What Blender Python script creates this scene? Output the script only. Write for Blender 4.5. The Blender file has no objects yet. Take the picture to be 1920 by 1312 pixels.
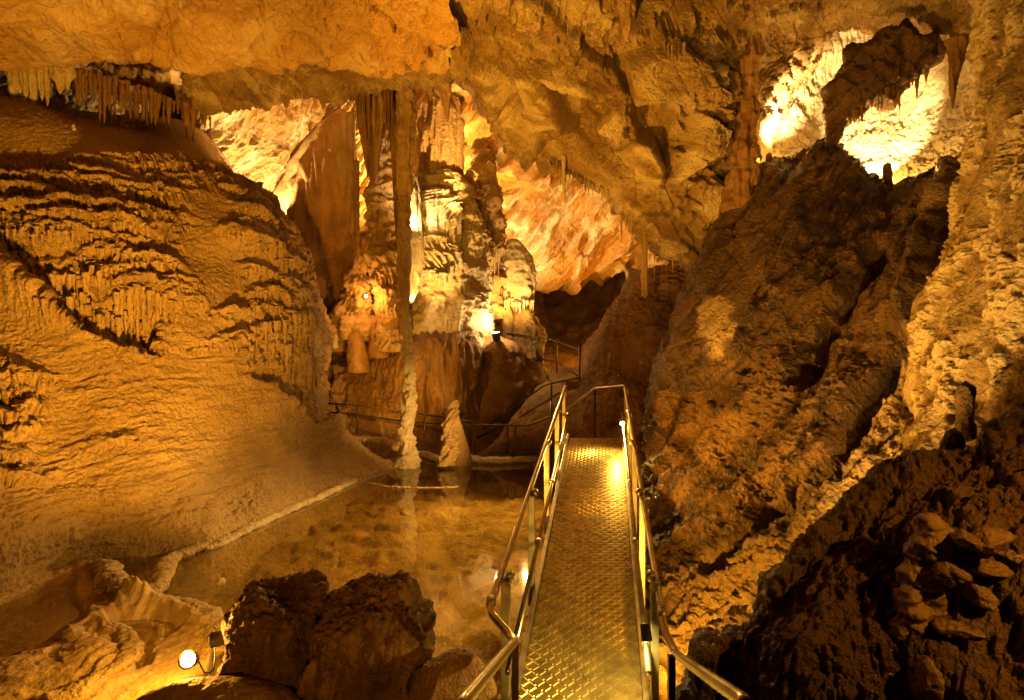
import bpy, math, random
import numpy as np
from mathutils import Matrix, Vector
random.seed(7)
rng = np.random.RandomState(11)
S = bpy.context.scene
C = S.collection
F = 1067.0                                     # focal length in photograph pixels


def P(px, py, d):
    """A point of the cave d metres ahead of the viewpoint."""
    return ((px - 960.0) / F * d, d, (656.0 - py) / F * d)


# ------------------------------------------------------------------ camera
cam = bpy.data.cameras.new('camera')
cam.sensor_width = 36
cam.lens = 36 * F / 1920
cam.clip_start = 0.05
cam.clip_end = 200
co = bpy.data.objects.new('camera', cam)
co.location = (0, 0, 0)
co.rotation_euler = (math.radians(90), 0, 0)
C.objects.link(co)
S.camera = co

# ------------------------------------------------------------------ world: a cave, almost no light of its own
W = bpy.data.worlds.new('World')
S.world = W
W.use_nodes = True
bg = W.node_tree.nodes['Background']
bg.inputs['Color'].default_value = (1, .55, .16, 1)
bg.inputs['Strength'].default_value = 0.012

S.view_settings.view_transform = 'Standard'
S.view_settings.look = 'None'
S.view_settings.gamma = 1
S.view_settings.exposure = 0.6
S.cycles.use_denoising = True
S.cycles.max_bounces = 6
S.cycles.diffuse_bounces = 3
S.cycles.glossy_bounces = 3
S.cycles.transparent_max_bounces = 8
S.cycles.caustics_reflective = False
S.cycles.caustics_refractive = False
S.cycles.sample_clamp_indirect = 4

# ------------------------------------------------------------------ lamps: the cave's floodlights, and fill lights added for brightness
WARM = (1.0, .44, .035)
GOLD = (1.0, .54, .12)
PALE = (1.0, .66, .27)


def aim(o, target):
    v = Vector(target) - o.location
    o.rotation_euler = v.to_track_quat('-Z', 'Y').to_euler()


def spot(loc, target, power, angle=100, blend=.6, size=.06, col=WARM, name='floodlight'):  # default name covers floodlights and added fill spots alike
    l = bpy.data.lights.new(name, 'SPOT')
    l.energy = power
    l.color = col
    l.spot_size = math.radians(angle)
    l.spot_blend = blend
    l.shadow_soft_size = size if loc[1] < 0 or size == .151 else min(size, .02)
    o = bpy.data.objects.new(name, l)
    o.location = loc
    C.objects.link(o)
    aim(o, target)
    return o


def point(loc, power, size=.06, col=WARM, name='lamp_or_fill'):
    l = bpy.data.lights.new(name, 'POINT')
    l.energy = power
    l.color = col
    l.shadow_soft_size = size if loc[1] < 0 or size == .151 else min(size, .02)
    o = bpy.data.objects.new(name, l)
    o.location = loc
    C.objects.link(o)
    return o


# foreground floodlights on the floor by the pool, aimed up at the flowstone and the ceiling
spot(P(352, 1228, 4.55), P(120, 340, 9.5), 1150, 76, .9, .04)
spot(P(398, 1200, 4.5), P(330, 480, 10.8), 1900, 68, .9, .04)
spot(P(380, 1180, 4.4), P(330, 20, 9), 1100, 80, .9, .04)
point(P(345, 1210, 4.4), 42, .04)
# ceiling beam and tall column; the spot behind the viewpoint is added fill light
spot((-2.5, -2.5, -2.2), P(960, 160, 11), 900, 62, .8, .3)
spot(P(350, 1170, 4.5), P(1040, 200, 11), 3300, 56, .9, .05)
o = spot(P(1030, 900, 9.5), P(790, 790, 13.5), 900, 36, .9, .05, GOLD)
o.data.specular_factor = .1
# walkway lamps, the floodlight at the pool end of the path, two added spots
spot(P(1203, 1205, 3.62), P(1120, 1312, 3.9), 66, 165, .9, .03, (1, .66, .12))
spot(P(1160, 800, 8.8), P(1120, 900, 8.2), 52, 165, .9, .03, (1, .58, .10))
o = spot(P(985, 690, 12.9), P(860, 940, 10), 1300, 90, .9, .02, GOLD)
o.data.specular_factor = .1
spot(P(930, 880, 6.6), P(1470, 690, 7.2), 1080, 92, .9, .151, WARM)  # added spot hanging over the pool, brightens the right wall
o = spot((.26, 6.0, -1.2), P(640, 985, 8.2), 230, 128, .9, .02, GOLD)  # added fill for the pool bed, no fixture on the walkway there
o.data.specular_factor = .1
# back of the pool
point(P(690, 556, 15.1), 46, .05, (1, .42, .08))
point(P(931, 605, 15.6), 60, .05, PALE)
spot(P(800, 690, 13.9), P(816, 455, 15.5), 950, 44, .9, .05, GOLD)
point(P(772, 560, 14.9), 30, .05, PALE)
spot(P(768, 430, 14.3), P(825, 270, 16), 200, 110, .8, .05, PALE)  # added spot in mid-air by the tall column, lights the organ flowstone
spot(P(884, 440, 14.4), P(822, 255, 16.2), 1300, 40, .9, .05, GOLD)  # second added spot, brightens the organ flowstone from lower right
spot(P(955, 610, 16.4), P(970, 500, 17.4), 300, 130, .7, .05, GOLD)
spot(P(700, 740, 13.4), P(760, 660, 16), 150, 130, .9, .1, WARM)  # added fill for the clay bank
# far chamber
spot(P(905, 560, 19.5), P(1010, 360, 19), 620, 150, .6, .08, PALE)
spot(P(760, 480, 18.4), P(760, 200, 18), 2200, 140, .6, .08, GOLD)
spot(P(500, 400, 16.1), P(500, 215, 17.6), 700, 150, .6, .08, PALE)
point(P(1120, 640, 20), 220, .08, WARM)
# right alcove
spot(P(1468, 290, 11.1), P(1454, 170, 12.5), 2600, 54, .8, .05, PALE)
spot(P(1388, 300, 11.7), P(1376, 190, 12.5), 500, 40, .8, .05, GOLD)
point(P(1480, 300, 11.3), 60, .05, GOLD)
spot(P(1655, 315, 10.6), P(1645, 258, 12.4), 2000, 56, .8, .05, PALE)
point(P(1650, 320, 10.7), 70, .05, GOLD)
spot(P(1424, 300, 10.75), P(1380, 320, 11.3), 70, 90, .9, .02, (1, .26, .02))  # added red spot, stands in for lens flare glow on the pillar
# right wall, lower right rock and pool boulders
spot(P(1560, 1040, 3.9), P(1830, 420, 5.6), 290, 120, .8, .05, GOLD)
spot(P(1266, 1262, 3.95), P(1380, 1060, 5.6), 170, 150, .8, .05, WARM)
spot((2.3, 1.3, .1), P(1800, 1130, 2.4), 60, 80, .9, .03, WARM)  # added out of view on the right to bring out the knobs
spot(P(1215, 720, 8.0), P(1345, 590, 9.4), 48, 95, 1, .02, GOLD)
point((2.35, 2.2, -1.1), 10, .05, WARM)  # added out of view, faint fill for the lower right rock
spot((-.5, .6, -1.3), P(600, 1250, 4.3), 75, 70, .9, .05, WARM)  # added below the viewpoint as front fill for the boulders

# ------------------------------------------------------------------ numeric noise
_G = rng.normal(size=(4096, 3))
_G /= np.linalg.norm(_G, axis=1)[:, None]


def _h(ix, iy, iz, seed):
    return ((ix * 73856093) ^ (iy * 19349663) ^ (iz * 83492791) ^ (seed * 2654435)) & 4095


def noise(p, seed=0):
    p = np.asarray(p, float)
    i = np.floor(p).astype(np.int64)
    f = p - i
    u = f * f * f * (f * (f * 6 - 15) + 10)
    out = 0
    for a in (0, 1):
        wa = u[..., 0] if a else 1 - u[..., 0]
        for b in (0, 1):
            wb = u[..., 1] if b else 1 - u[..., 1]
            for c in (0, 1):
                wc = u[..., 2] if c else 1 - u[..., 2]
                g = _G[_h(i[..., 0] + a, i[..., 1] + b, i[..., 2] + c, seed)]
                dt = g[..., 0] * (f[..., 0] - a) + g[..., 1] * (f[..., 1] - b) + g[..., 2] * (f[..., 2] - c)
                out = out + wa * wb * wc * dt
    return out * 1.5


def fbm(p, scale, octv=4, gain=.5, seed=0, ridged=False):
    p = np.asarray(p) / np.asarray(scale, float)
    out, amp = 0, 1.0
    for k in range(octv):
        n = noise(p, seed + k * 7)
        if ridged:
            n = 1 - 2.2 * np.abs(n)
        out = out + amp * n
        amp *= gain
        p = p * 2.03 + 3.7
    return out


_R3 = rng.rand(4096, 3)
_R4 = rng.normal(size=(4096, 3))


def cells(p, scale, seed=0):
    """Worley cells: F1, F2, a random number per cell and a tilted plane per cell."""
    q = np.asarray(p) / np.asarray(scale, float)
    i = np.floor(q).astype(np.int64)
    sh = q.shape[:-1]
    f1 = np.full(sh, 9.0)
    f2 = np.full(sh, 9.0)
    rid = np.zeros(sh)
    til = np.zeros(sh)
    for a in (-1, 0, 1):
        for b in (-1, 0, 1):
            for c in (-1, 0, 1):
                h = _h(i[..., 0] + a, i[..., 1] + b, i[..., 2] + c, seed + 5)
                ctr = np.stack([i[..., 0] + a, i[..., 1] + b, i[..., 2] + c], -1) + _R3[h]
                dv = q - ctr
                dd = np.sqrt((dv ** 2).sum(-1))
                nearer = dd < f1
                f2 = np.where(nearer, f1, np.minimum(f2, dd))
                f1 = np.where(nearer, dd, f1)
                rid = np.where(nearer, _R3[(h * 31 + 7) & 4095][..., 0], rid)
                til = np.where(nearer, (dv * _R4[(h * 17 + 3) & 4095]).sum(-1), til)
    return f1, f2, rid, til


def sstep(a, b, x):
    t = np.clip((x - a) / (b - a), 0, 1)
    return t * t * (3 - 2 * t)


def proj(G):
    return 960 + F * G[..., 0] / np.maximum(G[..., 1], .2), 656 - F * G[..., 2] / np.maximum(G[..., 1], .2)


def canopies(T, items, fl, fl2):
    """Flowstone shelves: height of a rounded lip with a fluted fringe under it, over (t, -, z) coordinates."""
    t, z = T[..., 0], T[..., 2]
    can = np.zeros_like(t)
    fl_ = np.clip(fl, -1, 1.2)
    tw = t + .06 * fbm(T, (.5, 1, .5), 2, .5, 121)
    zw = z + .10 * fbm(T, (.30, 1, .5), 4, .55, 122)
    for tc, zc, hw, hh, A_ in items:
        sel = np.nonzero((np.abs(t - tc) < hw * 1.15) & (z < zc + .6) & (z > zc - hh - .25))
        if not len(sel[0]):
            continue
        u_ = (tw[sel] - tc) / hw
        win = np.clip(1 - u_ ** 4, 0, 1)
        v_ = zw[sel] - (zc - .12 * hw * u_ ** 2)
        tip = hh * (.80 + .22 * fl_[sel] + .15 * fl2[sel])
        dn = np.clip(-v_ / np.maximum(tip, .03), 0, 1.2)
        up_ = 1 - sstep(0, .06 + .55 * A_, v_)
        prof = np.where(v_ > 0, up_, (1 - .5 * np.clip(dn, 0, 1) ** .8) * (1 - sstep(.93, 1.06, dn)))
        prof = prof + np.where(v_ > 0, 0, 1) * (1 - sstep(.9, 1.05, dn)) * np.clip(dn * 3, 0, 1) * np.where(fl_[sel] > 0, fl_[sel], 1.9 * fl_[sel]) * np.clip(.07 / A_, .15, .6)
        can[sel] = np.maximum(can[sel], A_ * win * prof)
    return can


def polydist(px, py, poly):
    """Signed distance to a polygon, positive inside."""
    poly = np.asarray(poly, float)
    ins = np.zeros(px.shape, bool)
    best = np.full(px.shape, 1e9)
    for (x0, y0), (x1, y1) in zip(poly, np.roll(poly, -1, 0)):
        cond = ((y0 > py) != (y1 > py)) & (px < (x1 - x0) * (py - y0) / (y1 - y0 + 1e-9) + x0)
        ins ^= cond
        dx, dy = x1 - x0, y1 - y0
        t = np.clip(((px - x0) * dx + (py - y0) * dy) / (dx * dx + dy * dy + 1e-9), 0, 1)
        best = np.minimum(best, np.hypot(px - x0 - t * dx, py - y0 - t * dy))
    return np.where(ins, best, -best)


def linedist(px, py, line):
    best = np.full(px.shape, 1e9)
    for (x0, y0), (x1, y1) in zip(line[:-1], line[1:]):
        dx, dy = x1 - x0, y1 - y0
        t = np.clip(((px - x0) * dx + (py - y0) * dy) / (dx * dx + dy * dy + 1e-9), 0, 1)
        best = np.minimum(best, np.hypot(px - x0 - t * dx, py - y0 - t * dy))
    return best


# ------------------------------------------------------------------ mesh helpers
def link(name, me, mat, parent=None):
    o = bpy.data.objects.new(name, me)
    if mat:
        me.materials.append(mat)
    C.objects.link(o)
    if parent:
        o.parent = parent
        o.matrix_parent_inverse = Matrix.Translation(parent.location).inverted()
    return o


def raw_mesh(name, V, quads, tris=None, smooth=True, attrs=None):
    me = bpy.data.meshes.new(name)
    V = np.ascontiguousarray(V, np.float32).reshape(-1, 3)
    quads = np.asarray(quads, np.int32).reshape(-1, 4)
    nt = 0 if tris is None else len(tris)
    me.vertices.add(len(V))
    me.vertices.foreach_set('co', V.ravel())
    loops = quads.ravel()
    starts = np.arange(len(quads)) * 4
    if nt:
        tris = np.asarray(tris, np.int32).reshape(-1, 3)
        loops = np.concatenate([loops, tris.ravel()])
        starts = np.concatenate([starts, len(quads) * 4 + np.arange(nt) * 3])
    me.loops.add(len(loops))
    me.loops.foreach_set('vertex_index', loops.astype(np.int32))
    me.polygons.add(len(starts))
    me.polygons.foreach_set('loop_start', starts.astype(np.int32))
    me.polygons.foreach_set('use_smooth', np.full(len(starts), smooth))
    for k, a in (attrs or {}).items():
        at = me.attributes.new(k, 'FLOAT', 'POINT')
        at.data.foreach_set('value', np.ascontiguousarray(a, np.float32).ravel())
    me.update(calc_edges=True)
    return me


def grid_quads(nv, nu, closed=False):
    i = np.arange(nv - 1)[:, None]
    m = nu if closed else nu - 1
    j = np.arange(m)[None, :]
    a = i * nu + j
    b = i * nu + (j + 1) % nu
    return np.stack([a, b, b + nu, a + nu], -1).reshape(-1, 4)


def spl(n, m):
    """Catmull-Rom weights: m samples through n control points."""
    t = np.linspace(0, n - 1, m)
    i = np.minimum(t.astype(int), n - 2)
    f = t - i
    Wt = np.zeros((m, n + 2))
    w = [-.5 * f ** 3 + f ** 2 - .5 * f, 1.5 * f ** 3 - 2.5 * f ** 2 + 1, -1.5 * f ** 3 + 2 * f ** 2 + .5 * f, .5 * f ** 3 - .5 * f ** 2]
    for k in range(4):
        Wt[np.arange(m), i + k] += w[k]
    Wt[:, 1] += 2 * Wt[:, 0]
    Wt[:, 2] -= Wt[:, 0]
    Wt[:, n] += 2 * Wt[:, n + 1]
    Wt[:, n - 1] -= Wt[:, n + 1]
    return Wt[:, 1:n + 1]


def surf(rows, nu, nv):
    """Smooth sheet through control rows; entries are (px, py, d) or ('w', x, y, z)."""
    A = np.array([[q[1:] if q[0] == 'w' else P(*q) for q in r] for r in rows], float)
    return np.einsum('ar,rck,bc->abk', spl(A.shape[0], nv), A, spl(A.shape[1], nu))


def normals(G, toward=(0, 0, 0)):
    gu = np.gradient(G, axis=1)
    gv = np.gradient(G, axis=0)
    n = np.cross(gu, gv)
    n /= np.linalg.norm(n, axis=-1)[..., None] + 1e-9
    if (n * (np.asarray(toward) - G)).sum(-1).mean() < 0:
        n = -n
    return n


def push(G, amt):
    return G + normals(G) * amt[..., None]


def sheet(name, G, mat, attrs=None, kind=None, parent=None):
    nv, nu = G.shape[:2]
    q = grid_quads(nv, nu)
    gu, gv = np.gradient(G, axis=1), np.gradient(G, axis=0)
    if (np.cross(gu, gv) * -G).sum(-1).mean() < 0:
        q = q[:, ::-1]
    o = link(name, raw_mesh(name, G, q, attrs=attrs), mat, parent)
    if kind:
        o['kind'] = kind
    return o


def tag(o, label, cat, group=None):
    o['label'] = label
    o['category'] = cat
    if group:
        o['group'] = group
    return o


def empty(name, loc, label, cat, group=None):
    o = bpy.data.objects.new(name, None)
    o.location = loc
    C.objects.link(o)
    return tag(o, label, cat, group)


def recentre(o, at):
    """Move a mesh's origin to a point without moving the mesh."""
    me = o.data
    v = np.empty(len(me.vertices) * 3, np.float32)
    me.vertices.foreach_get('co', v)
    v = v.reshape(-1, 3) - np.asarray(at, np.float32)
    me.vertices.foreach_set('co', v.ravel())
    me.update()
    o.location = at
    return o


# ------------------------------------------------------------------ materials
def rock(name, c1, c2, c3, scale=1.0, rough=.8, grain=.5, grain_size=.03, streak=None, streak_col=None,
         spec=.3, attr=None, attr_col=None, lump=.0, lump_size=.12, rvar=0.0):
    m = bpy.data.materials.new(name)
    m.use_nodes = True
    nt = m.node_tree
    N, L = nt.nodes, nt.links
    b = N['Principled BSDF']
    geo = N.new('ShaderNodeNewGeometry')

    def nz(s, det=8, rough_=.6, vec=None):
        n = N.new('ShaderNodeTexNoise')
        n.inputs['Scale'].default_value = s
        n.inputs['Detail'].default_value = det
        n.inputs['Roughness'].default_value = rough_
        L.new(vec or geo.outputs['Position'], n.inputs['Vector'])
        return n
    n1 = nz(.9 / scale)
    r = N.new('ShaderNodeValToRGB')
    e = r.color_ramp.elements
    e[0].position, e[0].color = .33, (*c1, 1)
    e[1].position, e[1].color = .68, (*c3, 1)
    k = e.new(.5)
    k.color = (*c2, 1)
    L.new(n1.outputs['Fac'], r.inputs['Fac'])
    col = r.outputs['Color']

    def mix(fac, a, c):
        x = N.new('ShaderNodeMix')
        x.data_type = 'RGBA'
        L.new(fac, x.inputs['Factor'])
        L.new(a, x.inputs['A'])
        if isinstance(c, tuple):
            x.inputs['B'].default_value = (*c, 1)
        else:
            L.new(c, x.inputs['B'])
        return x.outputs['Result']

    def rng_(v, lo, hi):
        x = N.new('ShaderNodeMapRange')
        x.inputs['From Min'].default_value = lo
        x.inputs['From Max'].default_value = hi
        L.new(v, x.inputs['Value'])
        return x.outputs['Result']
    if streak_col:
        rot, sc = streak
        mp = N.new('ShaderNodeMapping')
        mp.vector_type = 'TEXTURE'
        mp.inputs['Rotation'].default_value = rot
        mp.inputs['Scale'].default_value = sc
        L.new(geo.outputs['Position'], mp.inputs['Vector'])
        ns = nz(1.0, 6, .62, mp.outputs['Vector'])
        col = mix(rng_(ns.outputs['Fac'], .5, .62), col, streak_col)
    if attr:
        at = N.new('ShaderNodeAttribute')
        at.attribute_name = attr
        col = mix(at.outputs['Fac'], col, attr_col)
    # fine speckle of the mineral itself
    n2 = nz(26, 5, .7)
    sp = N.new('ShaderNodeMix')
    sp.data_type = 'RGBA'
    sp.blend_type = 'OVERLAY'
    sp.inputs['Factor'].default_value = .75
    L.new(col, sp.inputs['A'])
    L.new(n2.outputs['Color'], sp.inputs['B'])
    bw = N.new('ShaderNodeRGBToBW')
    L.new(n2.outputs['Color'], bw.inputs['Color'])
    L.new(bw.outputs['Val'], sp.inputs['B'])
    L.new(sp.outputs['Result'], b.inputs['Base Color'])
    if rvar:
        n4 = nz(1.7, 5)
        x = N.new('ShaderNodeMapRange')
        x.inputs['From Min'].default_value = .35
        x.inputs['From Max'].default_value = .65
        x.inputs['To Min'].default_value = max(.08, rough - rvar)
        x.inputs['To Max'].default_value = min(1, rough + rvar)
        L.new(n4.outputs['Fac'], x.inputs['Value'])
        L.new(x.outputs['Result'], b.inputs['Roughness'])
    else:
        b.inputs['Roughness'].default_value = rough
    b.inputs['Specular IOR Level'].default_value = spec
    n3 = nz(1 / grain_size, 4, .65)
    bp = N.new('ShaderNodeBump')
    bp.inputs['Strength'].default_value = min(1.0, grain * 1.7)
    bp.inputs['Distance'].default_value = grain_size * 1.7
    L.new(n3.outputs['Fac'], bp.inputs['Height'])
    last = bp
    if lump:
        v = N.new('ShaderNodeTexVoronoi')
        v.feature = 'SMOOTH_F1'
        v.inputs['Scale'].default_value = 1 / lump_size
        L.new(geo.outputs['Position'], v.inputs['Vector'])
        b2 = N.new('ShaderNodeBump')
        b2.invert = True
        b2.inputs['Strength'].default_value = min(1.0, lump * 1.8)
        b2.inputs['Distance'].default_value = lump_size * .8
        L.new(v.outputs['Distance'], b2.inputs['Height'])
        L.new(b2.outputs['Normal'], bp.inputs['Normal'])
    L.new(last.outputs['Normal'], b.inputs['Normal'])
    return m


def plain(name, col, rough=.4, metal=0.0, emit=None, spec=.5, noise_rough=0):
    m = bpy.data.materials.new(name)
    m.use_nodes = True
    N, L = m.node_tree.nodes, m.node_tree.links
    b = N['Principled BSDF']
    b.inputs['Base Color'].default_value = (*col, 1)
    b.inputs['Roughness'].default_value = rough
    b.inputs['Metallic'].default_value = metal
    b.inputs['Specular IOR Level'].default_value = spec
    if noise_rough:
        g = N.new('ShaderNodeNewGeometry')
        n = N.new('ShaderNodeTexNoise')
        n.inputs['Scale'].default_value = 9
        n.inputs['Detail'].default_value = 6
        L.new(g.outputs['Position'], n.inputs['Vector'])
        x = N.new('ShaderNodeMapRange')
        x.inputs['To Min'].default_value = rough - noise_rough
        x.inputs['To Max'].default_value = rough + noise_rough
        L.new(n.outputs['Fac'], x.inputs['Value'])
        L.new(x.outputs['Result'], b.inputs['Roughness'])
        r = N.new('ShaderNodeValToRGB')
        r.color_ramp.elements[0].position = .3
        r.color_ramp.elements[0].color = (*[c * .6 for c in col], 1)
        r.color_ramp.elements[1].position = .6
        r.color_ramp.elements[1].color = (*col, 1)
        L.new(n.outputs['Fac'], r.inputs['Fac'])
        L.new(r.outputs['Color'], b.inputs['Base Color'])
    if emit:
        b.inputs['Emission Color'].default_value = (*emit[0], 1)
        b.inputs['Emission Strength'].default_value = emit[1]
    return m


M = {}
M['flow'] = rock('flowstone_tan', (.36, .24, .11), (.50, .35, .17), (.62, .45, .24), 1.4, .72, .7, .04, lump=.3, lump_size=.06, rvar=.14)
M['ceil'] = rock('ceiling_ochre', (.34, .19, .07), (.52, .32, .12), (.62, .42, .18), 1.2, .8, .4, .06,
                 streak=((0, .5, .6), (.7, 2.8, .8)), streak_col=(.62, .46, .26))
M['block'] = rock('fractured_limestone', (.24, .145, .055), (.36, .235, .10), (.52, .37, .18), .9, .75, .6, .05, attr='pale', attr_col=(.68, .54, .32),
                  streak=((0, -.85, 0), (.4, 1, 1.8)), streak_col=(.62, .48, .28))
M['far'] = rock('iron_stained_ceiling', (.50, .24, .05), (.60, .32, .09), (.66, .44, .18), 1.6, .8, .4, .08,
                streak=((0, .75, 0), (.42, 1.2, 3.0)), streak_col=(.78, .66, .45))
M['farwall'] = rock('streaked_limestone', (.42, .26, .09), (.52, .34, .13), (.62, .46, .22), 1.2, .8, .4, .08,
                    streak=((0, .85, 0), (.35, 1.2, 3.2)), streak_col=(.78, .66, .45))
M['brown'] = rock('brown_drip_stone', (.20, .10, .035), (.30, .165, .06), (.40, .24, .10), 1.0, .65, .4, .04)
M['tan'] = rock('tan_drip_stone', (.34, .21, .09), (.47, .31, .14), (.58, .42, .22), .7, .7, .5, .04)
M['calcite'] = rock('pale_calcite', (.55, .42, .24), (.66, .54, .34), (.76, .66, .48), .6, .6, .5, .04)
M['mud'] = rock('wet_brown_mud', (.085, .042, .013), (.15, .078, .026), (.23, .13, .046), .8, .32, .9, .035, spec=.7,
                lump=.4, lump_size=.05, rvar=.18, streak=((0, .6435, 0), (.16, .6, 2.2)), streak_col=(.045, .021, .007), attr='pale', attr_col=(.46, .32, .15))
M['slope'] = rock('brown_clay', (.17, .09, .03), (.27, .15, .055), (.36, .22, .09), 1.2, .7, .5, .05)
M['frost'] = rock('frosted_calcite', (.22, .14, .055), (.34, .23, .095), (.54, .41, .22), .35, .7, .8, .03, lump=.3, lump_size=.045,
                  attr='pale', attr_col=(.66, .52, .30))
M['dark'] = rock('dark_wet_rock', (.08, .040, .014), (.14, .072, .025), (.20, .11, .04), .5, .30, .6, .03, spec=.5, rvar=.16)
M['wet'] = rock('wet_brown_flowstone', (.16, .085, .028), (.24, .135, .045), (.30, .18, .07), .3, .32, .3, .02, spec=.6)
M['boulder'] = rock('dark_boulder', (.10, .045, .016), (.22, .105, .034), (.36, .19, .07), .35, .6, .8, .03, rvar=.15, spec=.25, streak=((0, .1, .3), (.07, .07, .6)), streak_col=(.10, .048, .016))
M['sand'] = rock('pale_sand', (.46, .32, .15), (.56, .40, .20), (.64, .48, .26), .8, .85, .35, .02)
M['path'] = rock('path_clay', (.24, .145, .055), (.34, .22, .09), (.42, .29, .13), .8, .85, .6, .04)
M['bed'] = rock('pool_bed_silt', (.20, .13, .045), (.34, .235, .09), (.46, .34, .15), .9, .9, .5, .05)
M['rim'] = rock('rimstone_crust', (.50, .36, .18), (.60, .44, .23), (.70, .54, .30), .6, .75, .7, .03, lump=.6, lump_size=.045)
M['shell'] = rock('cave_rock', (.14, .08, .03), (.22, .13, .05), (.30, .19, .08), 2.5, .85, .5, .1)
M['steel'] = plain('galvanised_steel', (.50, .45, .36), .38, .85, noise_rough=.1)
M['rail'] = plain('polished_rail', (.62, .56, .46), .24, .95, noise_rough=.06)
M['plate'] = plain('tread_plate', (.50, .40, .19), .36, .8, noise_rough=.1)
M['iron'] = plain('dark_path_rail', (.09, .06, .035), .45, .6)
M['black'] = plain('lamp_housing', (.05, .055, .05), .4, .3)
M['glow'] = plain('lamp_glass', (1, .9, .6), .3, 0, ((1, .86, .5), 60))
M['glow2'] = plain('lamp_glass_soft', (1, .9, .5), .3, 0, ((1, .80, .25), 14))

# water
m = bpy.data.materials.new('clear_pool_water')
m.use_nodes = True
N, L = m.node_tree.nodes, m.node_tree.links
N.remove(N['Principled BSDF'])
tr = N.new('ShaderNodeBsdfTransparent')
tr.inputs['Color'].default_value = (.94, .88, .56, 1)
gl = N.new('ShaderNodeBsdfGlossy')
gl.inputs['Roughness'].default_value = .03
lw = N.new('ShaderNodeLayerWeight')
lw.inputs['Blend'].default_value = .5
pw = N.new('ShaderNodeMath')
pw.operation = 'POWER'
pw.inputs[1].default_value = 3.6
L.new(lw.outputs['Facing'], pw.inputs[0])
fr = N.new('ShaderNodeMath')
fr.operation = 'MULTIPLY_ADD'
fr.inputs[1].default_value = .95
fr.inputs[2].default_value = .04
L.new(pw.outputs['Value'], fr.inputs[0])
mx = N.new('ShaderNodeMixShader')
g = N.new('ShaderNodeNewGeometry')
nz = N.new('ShaderNodeTexNoise')
nz.inputs['Scale'].default_value = 2.5
bp = N.new('ShaderNodeBump')
bp.inputs['Strength'].default_value = .03
bp.inputs['Distance'].default_value = .05
L.new(g.outputs['Position'], nz.inputs['Vector'])
L.new(nz.outputs['Fac'], bp.inputs['Height'])
L.new(bp.outputs['Normal'], gl.inputs['Normal'])
L.new(fr.outputs['Value'], mx.inputs['Fac'])
L.new(tr.outputs['BSDF'], mx.inputs[1])
L.new(gl.outputs['BSDF'], mx.inputs[2])
L.new(mx.outputs['Shader'], N['Material Output'].inputs['Surface'])
M['water'] = m

# ------------------------------------------------------------------ the setting
ZW = -2.76
# outer shell: the cave's remaining rock all round
th = np.linspace(0, 2 * math.pi, 121)[:-1]
ph = np.linspace(-math.pi / 2, math.pi / 2, 60)
D = np.stack([np.cos(ph)[:, None] * np.cos(th)[None], np.cos(ph)[:, None] * np.sin(th)[None], np.repeat(np.sin(ph)[:, None], 120, 1)], -1)
V = D * np.array([26, 24, 13]) + np.array([0, 9, 2])
V = V + D * (fbm(V, 5, 4, .5, 3) * 1.6)[..., None]
o = link('cave_wall', raw_mesh('cave_wall', V, grid_quads(60, 120, True)), M['shell'])
o['kind'] = 'structure'

# pool bed
xs = np.linspace(-10, 5, 420)
ys = np.linspace(1.5, 17, 420)
G = np.stack(np.broadcast_arrays(xs[None, :], ys[:, None], np.full((420, 420), -3.25)), -1).copy()
G[..., 2] += .10 * fbm(G, 1.6, 4, .5, 5) + .09 * np.maximum(fbm(G, .8, 4, .55, 9, True) - .5, 0) * sstep(4.2, 5.5, G[..., 1])
sheet('pool_bed', G, M['bed'], kind='structure')
w = np.array([[[-9, 1.8, ZW], [3.5, 1.8, ZW]], [[-9, 16, ZW], [3.5, 16, ZW]]], float)
sheet('pool_water', w, M['water'], kind='structure')

# left floor with rimstone basins
xs = np.linspace(-6.5, -1.4, 620)
ys = np.linspace(2.8, 8.6, 620)
G = np.stack(np.broadcast_arrays(xs[None, :], ys[:, None], np.full((620, 620), -2.70)), -1).copy()
px, py = proj(G)
dry = polydist(px, py, [(-900, 1000), (60, 1030), (180, 1050), (262, 1112), (345, 1132), (395, 1165), (412, 1200), (395, 1250), (420, 1330), (400, 1800), (-900, 1800)])
G[..., 2] -= .75 * (1 - sstep(-14, 8, dry))
basin = polydist(px, py, [(190, 1165), (250, 1140), (320, 1140), (352, 1165), (300, 1195), (285, 1240), (245, 1262), (243, 1215)])
G[..., 2] -= .16 * sstep(-4, 22, basin)
basin2 = polydist(px, py, [(-50, 1130), (150, 1065), (140, 1110), (165, 1150), (120, 1180), (70, 1210), (-60, 1240)])
G[..., 2] -= .10 * sstep(-4, 20, basin2)
hump = polydist(px, py, [(-80, 1250), (60, 1215), (130, 1190), (200, 1195), (238, 1215), (235, 1245), (180, 1280), (80, 1320), (-80, 1400)])
G[..., 2] += .12 * sstep(-6, 40, hump)
u, _, rid, til = cells(G * [1, 1, 0], (.34, .2, 1), 4)
G[..., 2] += sstep(0, 30, hump) * (til * .03 + rid * .03)
DL = [[(385, 1028), (315, 1062), (306, 1088), (268, 1132)], [(168, 1068), (205, 1092), (246, 1130)], [(238, 1126), (345, 1146), (392, 1170), (408, 1196), (402, 1232)],
      [(246, 1130), (165, 1172), (130, 1194)], [(175, 1170), (238, 1210), (243, 1236), (160, 1295), (90, 1328)]]
for k_, ln_ in enumerate(DL):
    dd_ = linedist(px + 9 * noise(G / .25, 70), py + 9 * noise(G / .25, 71), ln_)
    G[..., 2] += .085 * np.exp(-(dd_ / 20) ** 2) + .012 * np.sin(dd_ / 3.2 + 4 * noise(G / .3, 72)) * np.exp(-(dd_ / 34) ** 2)
G[..., 2] += .03 * fbm(G, .5, 4, .5, 2) + .009 * fbm(G, .07, 3, .6, 8)
sheet('ground', G, M['sand'], kind='structure')

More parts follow.
